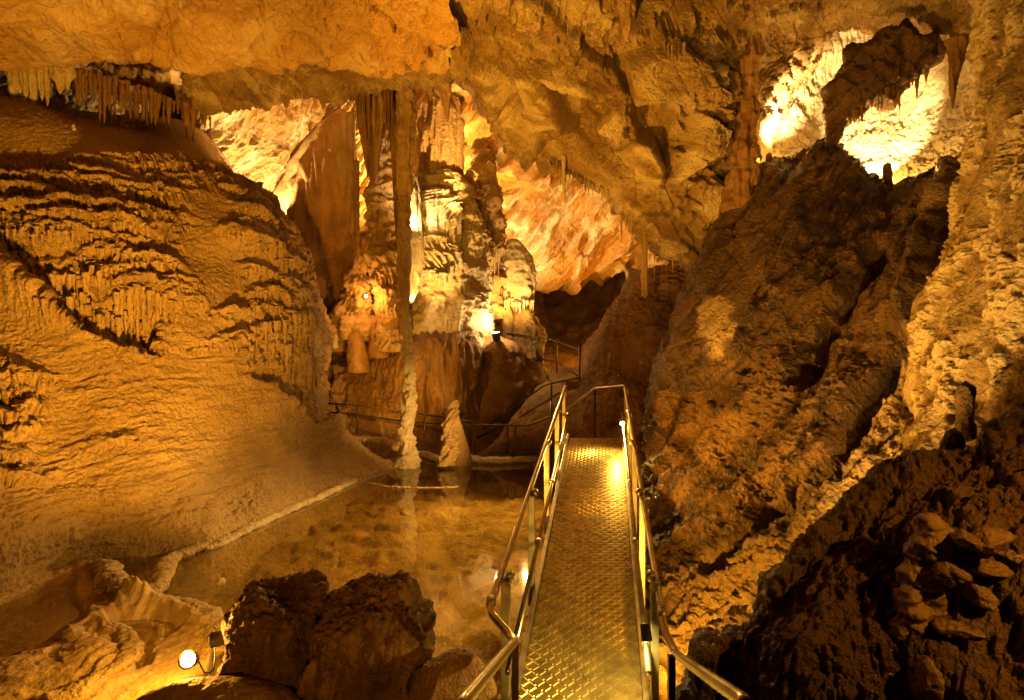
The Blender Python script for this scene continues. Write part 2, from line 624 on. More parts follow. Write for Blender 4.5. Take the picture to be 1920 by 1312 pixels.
# path rising behind the walkway, and the clay bank behind the pool
G = surf([[(1030, 690, 17), (1075, 690, 17), (1125, 695, 16)],
          [(985, 752, 14.6), (1050, 742, 13.8), (1125, 748, 12.6)],
          [(930, 822, 14.5), (1040, 800, 13.0), (1135, 800, 11.0)],
          [(885, 862, 14.7), (1010, 856, 14.4), (1165, 838, 11.4)],
          [(880, 905, 14.0), (1010, 900, 14.0), (1175, 900, 11.2)]], 160, 200)
G = push(G, .10 * fbm(G, .9, 5, .55, 6) + .02 * fbm(G, .15, 3, .6, 7))
sheet('path', G, M['path'], kind='structure')
G = surf([[(520, 560, 20), (640, 590, 18.6), (720, 620, 18), (800, 600, 17.6), (880, 600, 17.6), (960, 640, 19)],
          [(560, 640, 18), (645, 660, 16.9), (735, 655, 16.4), (800, 638, 15.7), (880, 632, 15.6), (940, 690, 17.4)],
          [(575, 710, 17), (650, 715, 16.2), (735, 715, 16), (795, 690, 15.3), (880, 690, 15.3), (930, 740, 17)],
          [(590, 770, 16), (660, 775, 15.7), (740, 772, 15.6), (810, 770, 15.2), (875, 770, 15.4), (930, 790, 16.6)],
          [(600, 828, 15.4), (680, 826, 15.2), (750, 828, 15.1), (830, 832, 15.0), (885, 842, 15.1), (940, 852, 15.8)],
          [(600, 890, 14.3), (680, 890, 14.3), (750, 890, 14.3), (830, 890, 14.3), (885, 890, 14.4), (950, 890, 14.6)]], 420, 320)
px, py = proj(G)
G = push(G, .22 * fbm(G, 1.3, 4, .5, 4) + .10 * fbm(G, (.3, .3, 1.8), 3, .5, 14, True) * sstep(600, 640, py) * (1 - sstep(770, 800, py)))
sheet('terrain', G, M['slope'], kind='structure')

# clay slope on the far right of the walkway
G = surf([[(1180, 500, 16), (1196, 505, 13.6), (1240, 500, 13), (1290, 480, 13), (1360, 480, 13)],
          [(1172, 540, 16), (1190, 540, 13.5), (1235, 535, 12.8), (1285, 525, 12.6), (1360, 530, 12.6)],
          [(1140, 595, 16), (1158, 595, 13.1), (1215, 590, 12.2), (1280, 580, 12), (1350, 580, 12)],
          [(1105, 660, 16), (1125, 660, 12.8), (1190, 660, 11.6), (1260, 660, 11.2), (1340, 660, 11)],
          [(1085, 730, 15), (1106, 735, 12.2), (1165, 740, 10.9), (1225, 750, 10.3), (1300, 750, 10)],
          [(1095, 800, 13.6), (1115, 805, 11.4), (1168, 800, 10.3), (1220, 805, 9.7), (1290, 800, 9.4)],
          [(1150, 900, 10.6), (1165, 900, 10), (1190, 900, 9.2), (1230, 920, 8.6), (1290, 920, 8.4)]], 240, 320)
G = push(G, .20 * fbm(G, .9, 5, .5, 12) + .05 * fbm(G, .2, 3, .5, 3, True))
sheet('terrain.001', G, M['slope'], kind='structure')

# ---- ceiling over the flowstone
G = surf([[('w', -10, 1, 5.3), ('w', -6, 1, 5.2), ('w', -3, 1, 5.2), ('w', 0, 1, 5.2), ('w', 3, 1, 5.2)],
          [('w', -12, 6, 5.4), ('w', -7, 6, 5.3), ('w', -4, 6, 5.2), ('w', -1, 6, 5.3), ('w', 2, 6, 5.6)],
          [(-300, 10, 8.6), (30, 0, 8.6), (330, 0, 8.5), (560, -20, 8.6), (860, -60, 8.6)],
          [(-250, 75, 9.8), (50, 70, 9.8), (330, 65, 9.6), (560, 58, 9.6), (860, 40, 9.8)],
          [(-200, 116, 11), (70, 122, 11), (330, 116, 10.8), (540, 112, 10.6), (840, 88, 10.6)],
          [(-200, 100, 11.5), (70, 106, 11.5), (330, 104, 11.3), (540, 104, 11.2), (840, 84, 11.2)],
          [(-200, 60, 13), (70, 70, 13), (330, 80, 13), (540, 90, 13), (840, 70, 13)],
          [(-200, 110, 15.5), (70, 120, 15.5), (330, 140, 15.5), (540, 100, 15.5), (840, 80, 15.5)],
          [(-200, 300, 16.5), (70, 300, 16.5), (330, 225, 17), (540, 100, 18.5), (840, 80, 18)]], 560, 620)
px, py = proj(G)
amt = .20 * fbm(G, (2.2, 1.4, 2.2), 4, .5, 21) - .05 * np.maximum(fbm(G, (.5, 1.6, .5), 3, .5, 23, True) - .6, 0) + .045 * fbm(G, .28, 4, .55, 5)
f1, f2, rid, til = cells(G, (1.7, 1.4, 1.5), 9)
amt += (.35 * rid + .12 * til) * sstep(10.9, 12, G[..., 1])
wj = np.stack([noise(G / .5, 61), noise(G / .5, 62), noise(G / .5, 63)], -1)
g1, g2, grd, gtl = cells(G + .3 * wj, (.85, .6, .6), 19)
zone = sstep(380, 640, px) * (1 - sstep(11.0, 11.6, G[..., 1]))
amt += (.16 * grd + .08 * gtl) * np.maximum(zone, .12) - .09 * (1 - sstep(0, .04, g2 - g1)) * (.4 + zone)
jx, jy = px + 10 * noise(G / .4, 64), py + 10 * noise(G / .4, 65)
for ln_ in ([(345, -30), (322, 30), (300, 62), (280, 112)], [(335, -30), (345, 20), (318, 80), (322, 112)], [(60, -30), (120, 30), (220, 70), (260, 118)], [(0, 60), (90, 70), (170, 95), (230, 90)],
            [(480, -30), (500, 40), (470, 90)], [(200, -30), (190, 30), (250, 60)], [(560, -30), (600, 30), (640, 50), (700, 45)], [(500, 60), (580, 70), (650, 78)]):
    amt -= .075 * np.exp(-(linedist(jx, jy, ln_) / 3.5) ** 2)
amt += .14 * fbm(G, 1.1, 3, .5, 27) + .09 * (np.maximum(0, fbm(G, (.9, .5, .9), 2, .5, 28)))
amt += .05 * fbm(G, (.5, .16, .5), 4, .55, 25, True) * (.35 + zone)
G = push(G, amt)
sheet('cave_ceiling', G, M['ceil'], kind='structure')

# ---- bright streaked wall behind the flowstone
G = surf([[(330, 120, 16.5), (450, 120, 17), (560, 120, 17.5), (700, 120, 18), (800, 120, 18)],
          [(330, 190, 16), (450, 185, 16.8), (560, 180, 17.6), (700, 180, 18.4), (800, 180, 18.6)],
          [(350, 260, 16.5), (450, 270, 17.4), (560, 270, 18.4), (700, 260, 19), (800, 260, 19.5)],
          [(380, 350, 17), (470, 360, 18), (560, 360, 19), (700, 360, 20), (800, 360, 20.5)],
          [(420, 480, 18), (490, 500, 19), (580, 500, 20), (700, 500, 21), (800, 560, 21)]], 300, 260)
q = G @ np.array([[.64, 0, .77], [0, 1, 0], [-.77, 0, .64]]).T
G = push(G, .35 * fbm(q, (2.6, 2.0, .55), 4, .5, 31, True) + .06 * fbm(G, .3, 4, .55, 3) + .10 * np.maximum(fbm(q, (.9, .9, .16), 4, .55, 33, True), 0))
sheet('cave_wall.001', G, M['farwall'], kind='structure')

# ---- blocky ceiling beam across the middle
G = surf([[(330, -180, 8.4), (560, -180, 8.4), (760, -180, 8.4), (900, -180, 8.2), (1030, -180, 8.2), (1160, -180, 8.2), (1290, -180, 8.2), (1400, -180, 8.0), (1560, -180, 7.8), (1740, -180, 7.2), (1980, -180, 6)],
          [(340, 90, 11.4), (560, 60, 10.4), (760, 20, 9.8), (900, -20, 9.4), (1030, -30, 9.2), (1160, -30, 9.2), (1290, -30, 9.2), (1400, -50, 9.2), (1560, -60, 9.0), (1740, -60, 8.4), (1980, -60, 7)],
          [(345, 150, 12.2), (560, 110, 11.6), (760, 60, 10.8), (890, 55, 10.4), (1020, 70, 10.2), (1150, 80, 10.1), (1280, 60, 10.1), (1390, 40, 10.2), (1560, 0, 10.4), (1740, 20, 9.8), (1980, 30, 8)],
          [(350, 175, 12.6), (560, 140, 12.2), (770, 105, 11.6), (880, 115, 11.2), (1010, 150, 11), (1150, 190, 10.9), (1270, 180, 10.8), (1385, 90, 10.9), (1560, 30, 11.2), (1740, 55, 10.6), (1980, 80, 9)],
          [(365, 195, 13), (560, 158, 12.7), (780, 135, 12.2), (880, 150, 11.9), (1010, 225, 11.7), (1150, 290, 11.6), (1270, 310, 11.4), (1370, 180, 11.4), (1560, 42, 11.6), (1740, 75, 11), (1980, 110, 9.6)],
          [(380, 205, 13.3), (560, 172, 13.2), (780, 160, 12.8), (890, 190, 12.6), (1010, 285, 12.4), (1140, 365, 12.4), (1290, 470, 12), (1380, 330, 11.8), (1570, 52, 12), (1740, 90, 11.6), (1980, 130, 10.4)],
          [(380, 190, 14.2), (560, 160, 14.2), (780, 145, 14), (890, 175, 14), (1010, 262, 14), (1140, 345, 14), (1300, 460, 13.6), (1400, 330, 12.6), (1580, 40, 13), (1740, 70, 12.6), (1980, 100, 11.4)],
          [(380, 120, 15.5), (560, 90, 15.5), (780, 80, 16), (890, 110, 16), (1010, 180, 16.5), (1140, 260, 16.5), (1320, 400, 15.5), (1420, 280, 14), (1590, -20, 14.5), (1740, 0, 14), (1980, 30, 12.5)]], 900, 460)
px, py = proj(G)
near = 1 - sstep(13.2, 14.0, G[..., 1])
q = G @ np.array([[.78, 0, -.62], [0, 1, 0], [.62, 0, .78]]).T
f1, f2, rid, til = cells(q, (1.5, 1.0, .62), 41)
blk = sstep(850, 960, px) * (1 - sstep(1330, 1420, px))
amt = (.34 * rid + .13 * til) * blk - .10 * (1 - sstep(0, .07, f2 - f1)) * blk
g1, g2, grd, gtl = cells(q + .15 * np.stack([noise(G / .4, 61), noise(G / .4, 62), noise(G / .4, 63)], -1), (.62, .5, .27), 43)
amt = amt + (.13 * grd + .07 * gtl) - .06 * (1 - sstep(0, .08, g2 - g1))
amt = amt + .14 * fbm(G, 1.1, 5, .52, 42) + .06 * fbm(G, .2, 4, .6, 44, True)
amt -= .08 * np.maximum(fbm(G, (.9, .9, .35), 3, .5, 47, True) - .45, 0)
PL = [([(886, 91), (903, 89), (943, 129), (950, 198), (927, 174), (905, 119)], .30, -.004, 0),
      ([(846, 89), (886, 93), (905, 139), (947, 210), (939, 224), (905, 198), (888, 143)], .12, 0, 0),
      ([(844, 131), (872, 135), (901, 194), (844, 176)], -.45, 0, 0),
      ([(953, 198), (963, 168), (983, 164), (987, 198), (1006, 238)], .32, -.004, .002),
      ([(969, 107), (992, 115), (1012, 139), (1038, 178), (1054, 236), (1010, 234), (994, 198), (979, 143)], .25, -.003, 0),
      ([(1022, 127), (1042, 150), (1093, 170), (1088, 234), (1054, 236), (1040, 178)], -.40, 0, 0),
      ([(967, 89), (1018, 111), (1097, 139), (1141, 180), (1093, 168), (1042, 147), (1008, 119)], .30, 0, -.003),
      ([(1123, 220), (1177, 156), (1179, 255), (1137, 238)], .40, -.005, 0),
      ([(1250, 336), (1289, 205), (1329, 255), (1326, 295), (1265, 346)], .45, .002, 0),
      ([(1192, 258), (1218, 255), (1247, 315), (1242, 356), (1195, 329)], .35, .004, 0),
      ([(1181, 181), (1262, 188), (1262, 235), (1249, 312), (1225, 262), (1195, 255)], -.35, 0, 0),
      ([(1165, 100), (1215, 70), (1262, 54), (1296, 100), (1296, 151), (1238, 174), (1181, 174)], .55, 0, .002),
      ([(1180, 52), (1230, 30), (1340, 0), (1340, -60), (1180, -60)], -1.1, 0, 0),
      ([(1290, 389), (1327, 366), (1331, 409), (1316, 416)], .25, 0, 0),
      ([(1010, 262), (1060, 256), (1150, 312), (1210, 385), (1150, 376), (1060, 318), (1012, 288)], -.50, 0, .006)]
for poly, h, gx, gy in PL:
    cx, cy = np.mean(poly, 0)
    s = sstep(-3, 7, polydist(px, py, poly))
    amt = amt * (1 - .65 * s) + 1.35 * s * (h + gx * (px - cx) + gy * (py - cy)) * near
G = push(G, amt)
slab_pale = np.zeros_like(px)  # chosen slabs coloured paler, broken up by noise
for i_ in (0, 3, 4, 6, 7, 8, 9, 13):
    slab_pale = np.maximum(slab_pale, sstep(-2, 6, polydist(px + 5 * noise(G / .15, 66), py + 5 * noise(G / .15, 67), PL[i_][0])))
slab_pale = slab_pale * sstep(-.25, .15, fbm(q, (.9, .6, .25), 3, .55, 68))
sheet('cave_ceiling.001', G, M['block'], {'pale': slab_pale}, kind='structure')

# ---- far chamber ceiling, iron orange
G = surf([[(700, 30, 15), (850, 40, 15), (1000, 80, 15.5), (1150, 160, 16), (1320, 240, 16.5)],
          [(690, 150, 17), (840, 160, 16.8), (990, 230, 17), (1150, 300, 17.5), (1320, 350, 17.5)],
          [(690, 240, 19.5), (860, 240, 18.6), (985, 330, 18.4), (1130, 380, 19), (1310, 410, 19)],
          [(700, 330, 21), (880, 320, 20.5), (985, 410, 20), (1110, 430, 20.6), (1290, 450, 20.5)],
          [(720, 430, 22), (900, 400, 22), (995, 480, 21.4), (1100, 475, 22), (1260, 480, 22)],
          [(740, 560, 23), (920, 530, 23), (1005, 522, 22.4), (1090, 508, 23), (1250, 490, 23)],
          [(740, 540, 24), (920, 500, 24), (1005, 505, 24), (1090, 495, 24.5), (1250, 480, 24.5)],
          [(740, 450, 27), (920, 450, 27), (1005, 450, 27), (1090, 450, 27), (1250, 450, 27)]], 480, 420)
q = G @ np.array([[.74, 0, .67], [0, 1, 0], [-.67, 0, .74]]).T
f1, f2, rid, til = cells(q, (3.6, 2.4, 1.1), 55)
G = push(G, .30 * fbm(q, (4.2, 3.0, .9), 3, .45, 51, True) + .45 * rid + .30 * til + .12 * fbm(G, .9, 5, .55, 53))
sheet('cave_ceiling.002', G, M['far'], kind='structure')
# dark back wall of the far chamber
G = surf([[(860, 440, 27), (960, 440, 27.5), (1060, 440, 28), (1180, 440, 27.5), (1300, 440, 26)],
          [(880, 560, 26.5), (970, 560, 27), (1070, 560, 28), (1180, 560, 26.5), (1300, 560, 25)],
          [(900, 640, 25), (980, 640, 26), (1070, 640, 26), (1170, 640, 24.5), (1300, 640, 23)],
          [(900, 740, 20), (990, 730, 20), (1070, 720, 19.5), (1160, 730, 19), (1300, 760, 18)]], 200, 160)
G = push(G, .7 * fbm(G, (2.2, 2.2, 5), 4, .45, 57) + .15 * fbm(G, .5, 3, .5, 58))
sheet('cave_wall.002', G, M['slope'], kind='structure')

# ---- right alcove back wall
G = surf([[(1240, 20, 12.6), (1420, -40, 12.8), (1560, -40, 13.2), (1700, -40, 12.6), (1850, 0, 10.8), (1990, 20, 9)],
          [(1250, 170, 12.8), (1420, 170, 12.6), (1560, 150, 13.2), (1700, 150, 12.8), (1850, 160, 10.8), (1990, 160, 9)],
          [(1260, 280, 12.8), (1420, 280, 12.3), (1560, 260, 12.8), (1700, 260, 12.2), (1850, 260, 10.2), (1990, 260, 8.6)],
          [(1270, 360, 12.8), (1420, 350, 11.8), (1560, 320, 11.8), (1700, 330, 11), (1850, 310, 9.4), (1990, 320, 8.2)],
          [(1280, 450, 13), (1420, 430, 11.6), (1560, 380, 10.8), (1700, 370, 9.8), (1850, 360, 8.6), (1990, 380, 7.8)]], 420, 300)
G = push(G, .13 * fbm(G, .9, 5, .52, 61) + .05 * fbm(G, (.12, .12, .8), 3, .5, 63, True) + .03 * fbm(G, .15, 3, .5, 65))
sheet('cave_wall.003', G, M['calcite'], kind='structure')

# ---- right wall of wet mud
G = surf([[(1390, 400, 13), (1432, 322, 11.6), (1500, 290, 11), (1560, 264, 10.4), (1640, 345, 10), (1720, 340, 9.2), (1800, 290, 8.4), (1880, 250, 7.8), (2060, 240, 7)],
          [(1370, 430, 13), (1402, 352, 11.2), (1480, 318, 10.5), (1556, 288, 9.9), (1640, 362, 9.4), (1725, 355, 8.6), (1800, 320, 7.9), (1880, 290, 7.3), (2060, 280, 6.4)],
          [(1345, 470, 13), (1345, 425, 10.9), (1430, 410, 9.9), (1540, 400, 9.2), (1640, 420, 8.6), (1730, 410, 7.9), (1800, 390, 7.2), (1880, 370, 6.6), (2060, 360, 5.8)],
          [(1320, 540, 13), (1312, 500, 10.6), (1400, 490, 9.5), (1510, 490, 8.6), (1620, 490, 8.0), (1720, 490, 7.2), (1800, 480, 6.6), (1880, 460, 6.1), (2060, 440, 5.4)],
          [(1275, 640, 12.4), (1268, 600, 10.3), (1360, 600, 9.1), (1470, 600, 8.1), (1590, 600, 7.3), (1700, 600, 6.5), (1790, 600, 6), (1880, 600, 5.6), (2060, 600, 5)],
          [(1225, 760, 11.6), (1222, 735, 9.7), (1310, 740, 8.4), (1430, 740, 7.4), (1550, 740, 6.5), (1670, 740, 5.9), (1780, 740, 5.4), (1880, 740, 5), (2060, 740, 4.5)],
          [(1200, 860, 10.6), (1206, 850, 9.0), (1275, 860, 7.9), (1390, 860, 6.9), (1510, 860, 6), (1640, 860, 5.3), (1760, 860, 4.8), (1880, 860, 4.5), (2060, 860, 4.1)],
          [(1205, 980, 8.4), (1225, 985, 7.3), (1275, 990, 6.7), (1360, 990, 6.1), (1470, 990, 5.4), (1600, 990, 4.8), (1750, 990, 4.3), (1880, 990, 4.1), (2060, 990, 3.8)],
          [(1225, 1120, 6), (1240, 1120, 5.8), (1285, 1110, 5.6), (1360, 1110, 5.3), (1450, 1110, 4.9), (1580, 1120, 4.4), (1750, 1120, 4), (1880, 1120, 3.8), (2060, 1120, 3.6)],
          [(1225, 1350, 4.3), (1245, 1350, 4.2), (1290, 1350, 4.2), (1360, 1350, 4.1), (1450, 1350, 4.0), (1580, 1350, 3.9), (1750, 1350, 3.7), (1880, 1350, 3.6), (2060, 1350, 3.5)]], 640, 700)
px, py = proj(G)
# flow direction: down and to the left
q = G @ np.array([[.80, 0, -.60], [0, 1, 0], [.60, 0, .80]]).T
flow = fbm(q, (.20, .9, 2.8), 4, .5, 71)
f1, f2, rid, til = cells(G + .06 * np.stack([noise(G / .12, 61), noise(G / .12, 62), noise(G / .12, 63)], -1), (.10, .10, .10), 73)
g1, g2, grid_, gtil = cells(q, (.5, .6, 1.0), 75)
pebble = sstep(560, 760, py + 60 * noise(G / .8, 3))
amt = .11 * flow + .10 * fbm(G, .95, 4, .5, 77) + .05 * pebble * fbm(G, .5, 4, .55, 78) + .03 * (1 - pebble) * fbm(q, (.07, .4, 1.6), 3, .5, 76, True) + .045 * (1 - f1) * pebble + .04 * gtil + (.015 + .035 * pebble) * fbm(G, .13, 4, .62, 79)
for line, dep, wd in [([(1500, 700), (1560, 600), (1640, 480)], .35, 18), ([(1560, 880), (1620, 760), (1690, 640)], .4, 22),
                      ([(1420, 960), (1500, 880), (1590, 800)], .25, 14), ([(1280, 830), (1330, 740), (1390, 690)], .25, 12),
                      ([(1330, 1060), (1400, 1000), (1470, 940)], .3, 14)]:
    amt -= dep * np.exp(-(linedist(px + 12 * noise(G / .3, 5), py, line) / wd) ** 2)
for line, hgt, wd in [([(1380, 700), (1440, 560), (1500, 440)], .25, 14), ([(1700, 620), (1740, 480), (1800, 330)], .3, 22)]:
    amt += hgt * np.exp(-(linedist(px + 8 * noise(G / .3, 6), py, line) / wd) ** 2)
G = push(G, amt)
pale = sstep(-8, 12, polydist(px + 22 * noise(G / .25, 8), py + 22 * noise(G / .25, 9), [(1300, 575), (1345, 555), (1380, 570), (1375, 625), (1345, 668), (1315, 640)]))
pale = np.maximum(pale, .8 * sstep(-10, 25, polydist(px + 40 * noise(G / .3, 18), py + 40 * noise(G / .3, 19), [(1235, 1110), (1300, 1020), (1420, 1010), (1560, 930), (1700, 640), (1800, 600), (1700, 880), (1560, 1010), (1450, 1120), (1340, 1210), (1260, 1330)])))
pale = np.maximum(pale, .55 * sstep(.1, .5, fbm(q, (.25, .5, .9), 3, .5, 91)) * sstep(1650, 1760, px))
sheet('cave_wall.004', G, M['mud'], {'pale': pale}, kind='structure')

# ---- frosted pale wall on the far right
rows = [[(1900, -120, 7), (1836, -120, 6.1), (1885, -120, 5.3), (1960, -120, 4.6), (2120, -120, 4)],
          [(1905, 80, 7), (1842, 80, 6.0), (1888, 80, 5.2), (1960, 80, 4.5), (2120, 80, 3.9)],
          [(1900, 230, 7), (1840, 235, 5.9), (1875, 230, 5.1), (1960, 230, 4.5), (2120, 230, 3.9)],
          [(1870, 330, 7), (1815, 345, 5.9), (1865, 340, 5.0), (1960, 340, 4.4), (2120, 340, 3.8)],
          [(1850, 450, 6.8), (1790, 465, 5.9), (1850, 460, 5.0), (1960, 460, 4.3), (2120, 460, 3.7)],
          [(1790, 600, 6.4), (1735, 600, 5.7), (1825, 600, 4.9), (1960, 600, 4.2), (2120, 600, 3.6)],
          [(1740, 750, 5.9), (1700, 760, 5.3), (1800, 760, 4.6), (1960, 760, 4.0), (2120, 760, 3.5)],
          [(1700, 900, 5.2), (1665, 900, 4.8), (1780, 900, 4.2), (1960, 900, 3.7), (2120, 900, 3.3)],
          [(1600, 1040, 5), (1580, 1040, 4.5), (1740, 1040, 3.9), (1960, 1040, 3.5), (2120, 1040, 3.2)]]
G = surf([r + [(2600, r[-1][1], r[-1][2] * .8)] for r in rows], 340, 620)
px, py = proj(G)
f1, f2, rid, til = cells(G + .05 * np.stack([noise(G / .1, 61), noise(G / .1, 62), noise(G / .1, 63)], -1), (.085, .085, .085), 83)
fr = fbm(G, (.35, .35, .6), 4, .55, 85)
pale = sstep(.0, .28, fr + .25 * fbm(G, .09, 3, .6, 89)) * (1 - .7 * sstep(700, 820, py))
amt = .16 * fbm(G, (.5, .5, 1.1), 4, .5, 81) + .02 * (1 - f1) * pale + .03 * pale + .02 * pale * fbm(G, .05, 3, .6, 87) + .012 * fbm(G, .12, 4, .6, 88)
G = push(G, amt)
sheet('cave_wall.005', G, M['frost'], {'pale': pale}, kind='structure')

# ------------------------------------------------------------------ the big flowstone slope
rows = [[(-180, 185, 14), (0, 198, 14), (120, 210, 14.5), (240, 225, 15), (330, 232, 16), (390, 255, 17), (425, 300, 17.4)],
        [(-180, 210, 10.6), (0, 222, 11), (120, 238, 11.5), (240, 250, 12.3), (335, 258, 13.3), (410, 310, 15.2), (440, 350, 16.4)],
        [(-180, 300, 9.8), (0, 315, 10.2), (140, 322, 10.6), (280, 325, 11.4), (400, 335, 12.6), (492, 375, 14.4), (500, 420, 15.5)],
        [(-180, 420, 9), (0, 420, 9.4), (150, 418, 9.8), (300, 415, 10.5), (440, 420, 11.6), (555, 450, 13.6), (565, 480, 14.7)],
        [(-180, 520, 8.4), (0, 520, 8.7), (150, 520, 9.2), (300, 520, 9.9), (450, 520, 11), (592, 540, 13.2), (600, 560, 14.3)],
        [(-180, 640, 7.9), (0, 640, 8.1), (150, 640, 8.7), (290, 650, 9.5), (440, 640, 10.5), (600, 655, 12.9), (615, 665, 18)],
        [(-180, 775, 7.1), (0, 772, 7.3), (150, 768, 8), (300, 768, 8.9), (450, 768, 10.1), (600, 772, 12.5), (640, 785, 17)],
        [(-180, 920, 6.3), (0, 915, 6.6), (150, 900, 7.3), (300, 890, 8.2), (450, 880, 9.6), (600, 850, 11.8), (712, 862, 14.2)]]
shore = [(-180, 1185), (0, 1122), (170, 1052), (385, 1028), (495, 975), (610, 925), (742, 868)]
rows.append([(x, y, -ZW * F / (y - 656)) for x, y in shore])
sp = [P(x, y, -ZW * F / (y - 656)) for x, y in shore]
rows.append([('w', a + .35, b - .35, c - .7) for a, b, c in sp])
NU, NV = 760, 860
G = surf(rows, NU, NV)
px, py = proj(G)
t = .65 * G[..., 0] + .76 * G[..., 1]
z = G[..., 2]
T = np.stack([t, np.zeros_like(t), z], -1)
# where the terraces are strong
m1 = sstep(-30, 40, polydist(px, py, [(-300, 300), (60, 330), (230, 285), (355, 300), (350, 400), (330, 470), (305, 600), (285, 665), (60, 560), (-20, 480), (-300, 400)]))
m2 = sstep(-20, 40, polydist(px, py, [(360, 290), (480, 330), (660, 520), (660, 790), (560, 780), (500, 700), (430, 690), (400, 600), (450, 520), (400, 400)]))
m3 = sstep(-30, 60, polydist(px, py, [(-300, 640), (60, 640), (110, 760), (60, 900), (-20, 960), (-300, 960)])) * .6
mask = np.clip(np.maximum(np.maximum(m1, .8 * m2), m3) + .10 + .16 * fbm(T, (1.3, 1, .7), 3, .5, 101), 0, 1)
# recess behind the lower mound's crest and at the right-hand fringe
crest = [(-300, 420), (-20, 478), (60, 545), (150, 622), (215, 655), (290, 672)]
dl = linedist(px, py, crest)
above = polydist(px, py, crest + [(400, 100), (-300, 100)]) > 0
rec = np.where(above, np.exp(-(dl / 95) ** 2), np.exp(-(dl / 5) ** 2))
big = .35 * fbm(T, (3.0, 1, 2.4), 3, .5, 103)
crest2 = [(330, 720), (430, 700), (510, 715), (560, 755), (600, 790)]
dl2 = linedist(px, py, crest2)
above2 = polydist(px, py, crest2 + [(680, 760), (680, 400), (330, 400)]) > 0
rec2 = np.where(above2, np.exp(-(dl2 / 95) ** 2), np.exp(-(dl2 / 7) ** 2))
G = push(G, big * (1 - sstep(950, 1010, py)) - .42 * rec * np.clip(m1 + .1, 0, 1) - .34 * rec2 * sstep(420, 500, px) + .18 * np.where(above, 0, np.exp(-(dl / 45) ** 2)))
warp = .26 * fbm(T, (.95, 1, .8), 3, .55, 105) + .11 * np.abs(noise(T / np.array([.6, 1, .9]), 4))
fl = .9 - 1.5 * fbm(T, (.085, 1, 1.6), 2, .45, 107, True)
fl2 = fbm(T, (.16, 1, .6), 2, .5, 108)


def terrace(period, ph):
    f = (z + warp + ph) / period
    f = f - .10 * fl * 1.0 + .10 * fl2
    f = f - np.floor(f)
    lip = .60
    prof = np.where(f < lip, (np.maximum(f, 0) / lip) ** .55, 1 - sstep(lip, 1, f))
    riser = sstep(0, .12, f) * (1 - sstep(lip - .1, lip + .12, f))
    return prof, riser


p2, r2 = terrace(.25, .13)
k = sstep(-.25, .25, noise(T / np.array([1.6, 1, 1.1]), 6))
# shelves: a rounded lip with a fluted fringe hanging under it (photo x, y, half width, fringe height)
SH = [(38, 421, 35, 30), (125, 434, 60, 30), (180, 415, 80, 25), (244, 446, 38, 28), (300, 419, 28, 38), (23, 472, 32, 45), (202, 465, 45, 22), (152, 482, 35, 15),
      (282, 490, 55, 27), (114, 514, 65, 46), (183, 499, 50, 60), (267, 533, 46, 118), (122, 556, 56, 78), (206, 580, 30, 75), (320, 541, 32, 22), (338, 564, 45, 25), (343, 530, 30, 14),
      (285, 305, 42, 32), (332, 302, 22, 60), (379, 322, 30, 16), (389, 342, 28, 25), (460, 339, 35, 22), (200, 335, 50, 13), (148, 345, 45, 12), (215, 352, 55, 15), (282, 359, 55, 28),
      (40, 366, 45, 13), (161, 393, 60, 20), (268, 396, 55, 18), (44, 393, 50, 13), (450, 376, 45, 16), (483, 389, 35, 16), (476, 409, 45, 16), (90, 345, 40, 10), (10, 345, 40, 10),
      (453, 442, 45, 20), (503, 457, 35, 30), (545, 484, 28, 20), (491, 503, 40, 22), (549, 522, 35, 24), (579, 545, 24, 42), (571, 587, 30, 150), (507, 545, 50, 27), (495, 572, 45, 26),
      (541, 590, 32, 80), (491, 625, 50, 22), (400, 651, 45, 20), (515, 644, 42, 75), (571, 663, 24, 68), (571, 728, 22, 48), (488, 690, 45, 16), (440, 640, 40, 14), (430, 590, 40, 12),
      (23, 693, 40, 22), (68, 697, 40, 22), (11, 754, 30, 17), (55, 743, 36, 14), (213, 819, 45, 13), (57, 781, 30, 12), (90, 870, 35, 12), (30, 870, 40, 16), (-60, 700, 50, 25), (-70, 430, 50, 30), (-80, 520, 50, 40)]
S_ = []
for x, y, hw, hh in SH:
    j = np.argmin((px - x) ** 2 + (py - y) ** 2)
    d_ = G[..., 1].ravel()[j]
    S_.append((t.ravel()[j], z.ravel()[j], hw * d_ / F * 1.25, hh * d_ / F, .12 + .0022 * hw))
r_ = np.random.RandomState(5)
idx = np.flatnonzero((mask.ravel() > .4) & (py.ravel() < 900))
for j in r_.choice(idx, 420):
    d_ = G[..., 1].ravel()[j]
    hw = r_.uniform(10, 34)
    S_.append((t.ravel()[j], z.ravel()[j], hw * d_ / F * 1.2, r_.uniform(7, 26) * d_ / F, r_.uniform(.06, .15)))
can = canopies(T, S_, fl, fl2)
amt = can * np.clip(mask + .35, 0, 1) + mask * .6 * (.075 * p2 + .02 * r2 * fl) * (.3 + .7 * k)
# long fluted curtains just above the lower mounds' crests
cur = np.where(above, np.exp(-(dl / 62) ** 2), 0) * sstep(.2, .7, m1)
cur2 = np.where(above2, np.exp(-(dl2 / 70) ** 2), 0) * sstep(420, 470, px)
fl3 = .8 - 1.4 * fbm(T, (.13, 1, 5.0), 2, .45, 111, True)
amt = amt * (1 - .5 * np.maximum(cur, cur2)) + .16 * np.clip(fl3, -1.2, 1) * np.maximum(cur, .8 * cur2)
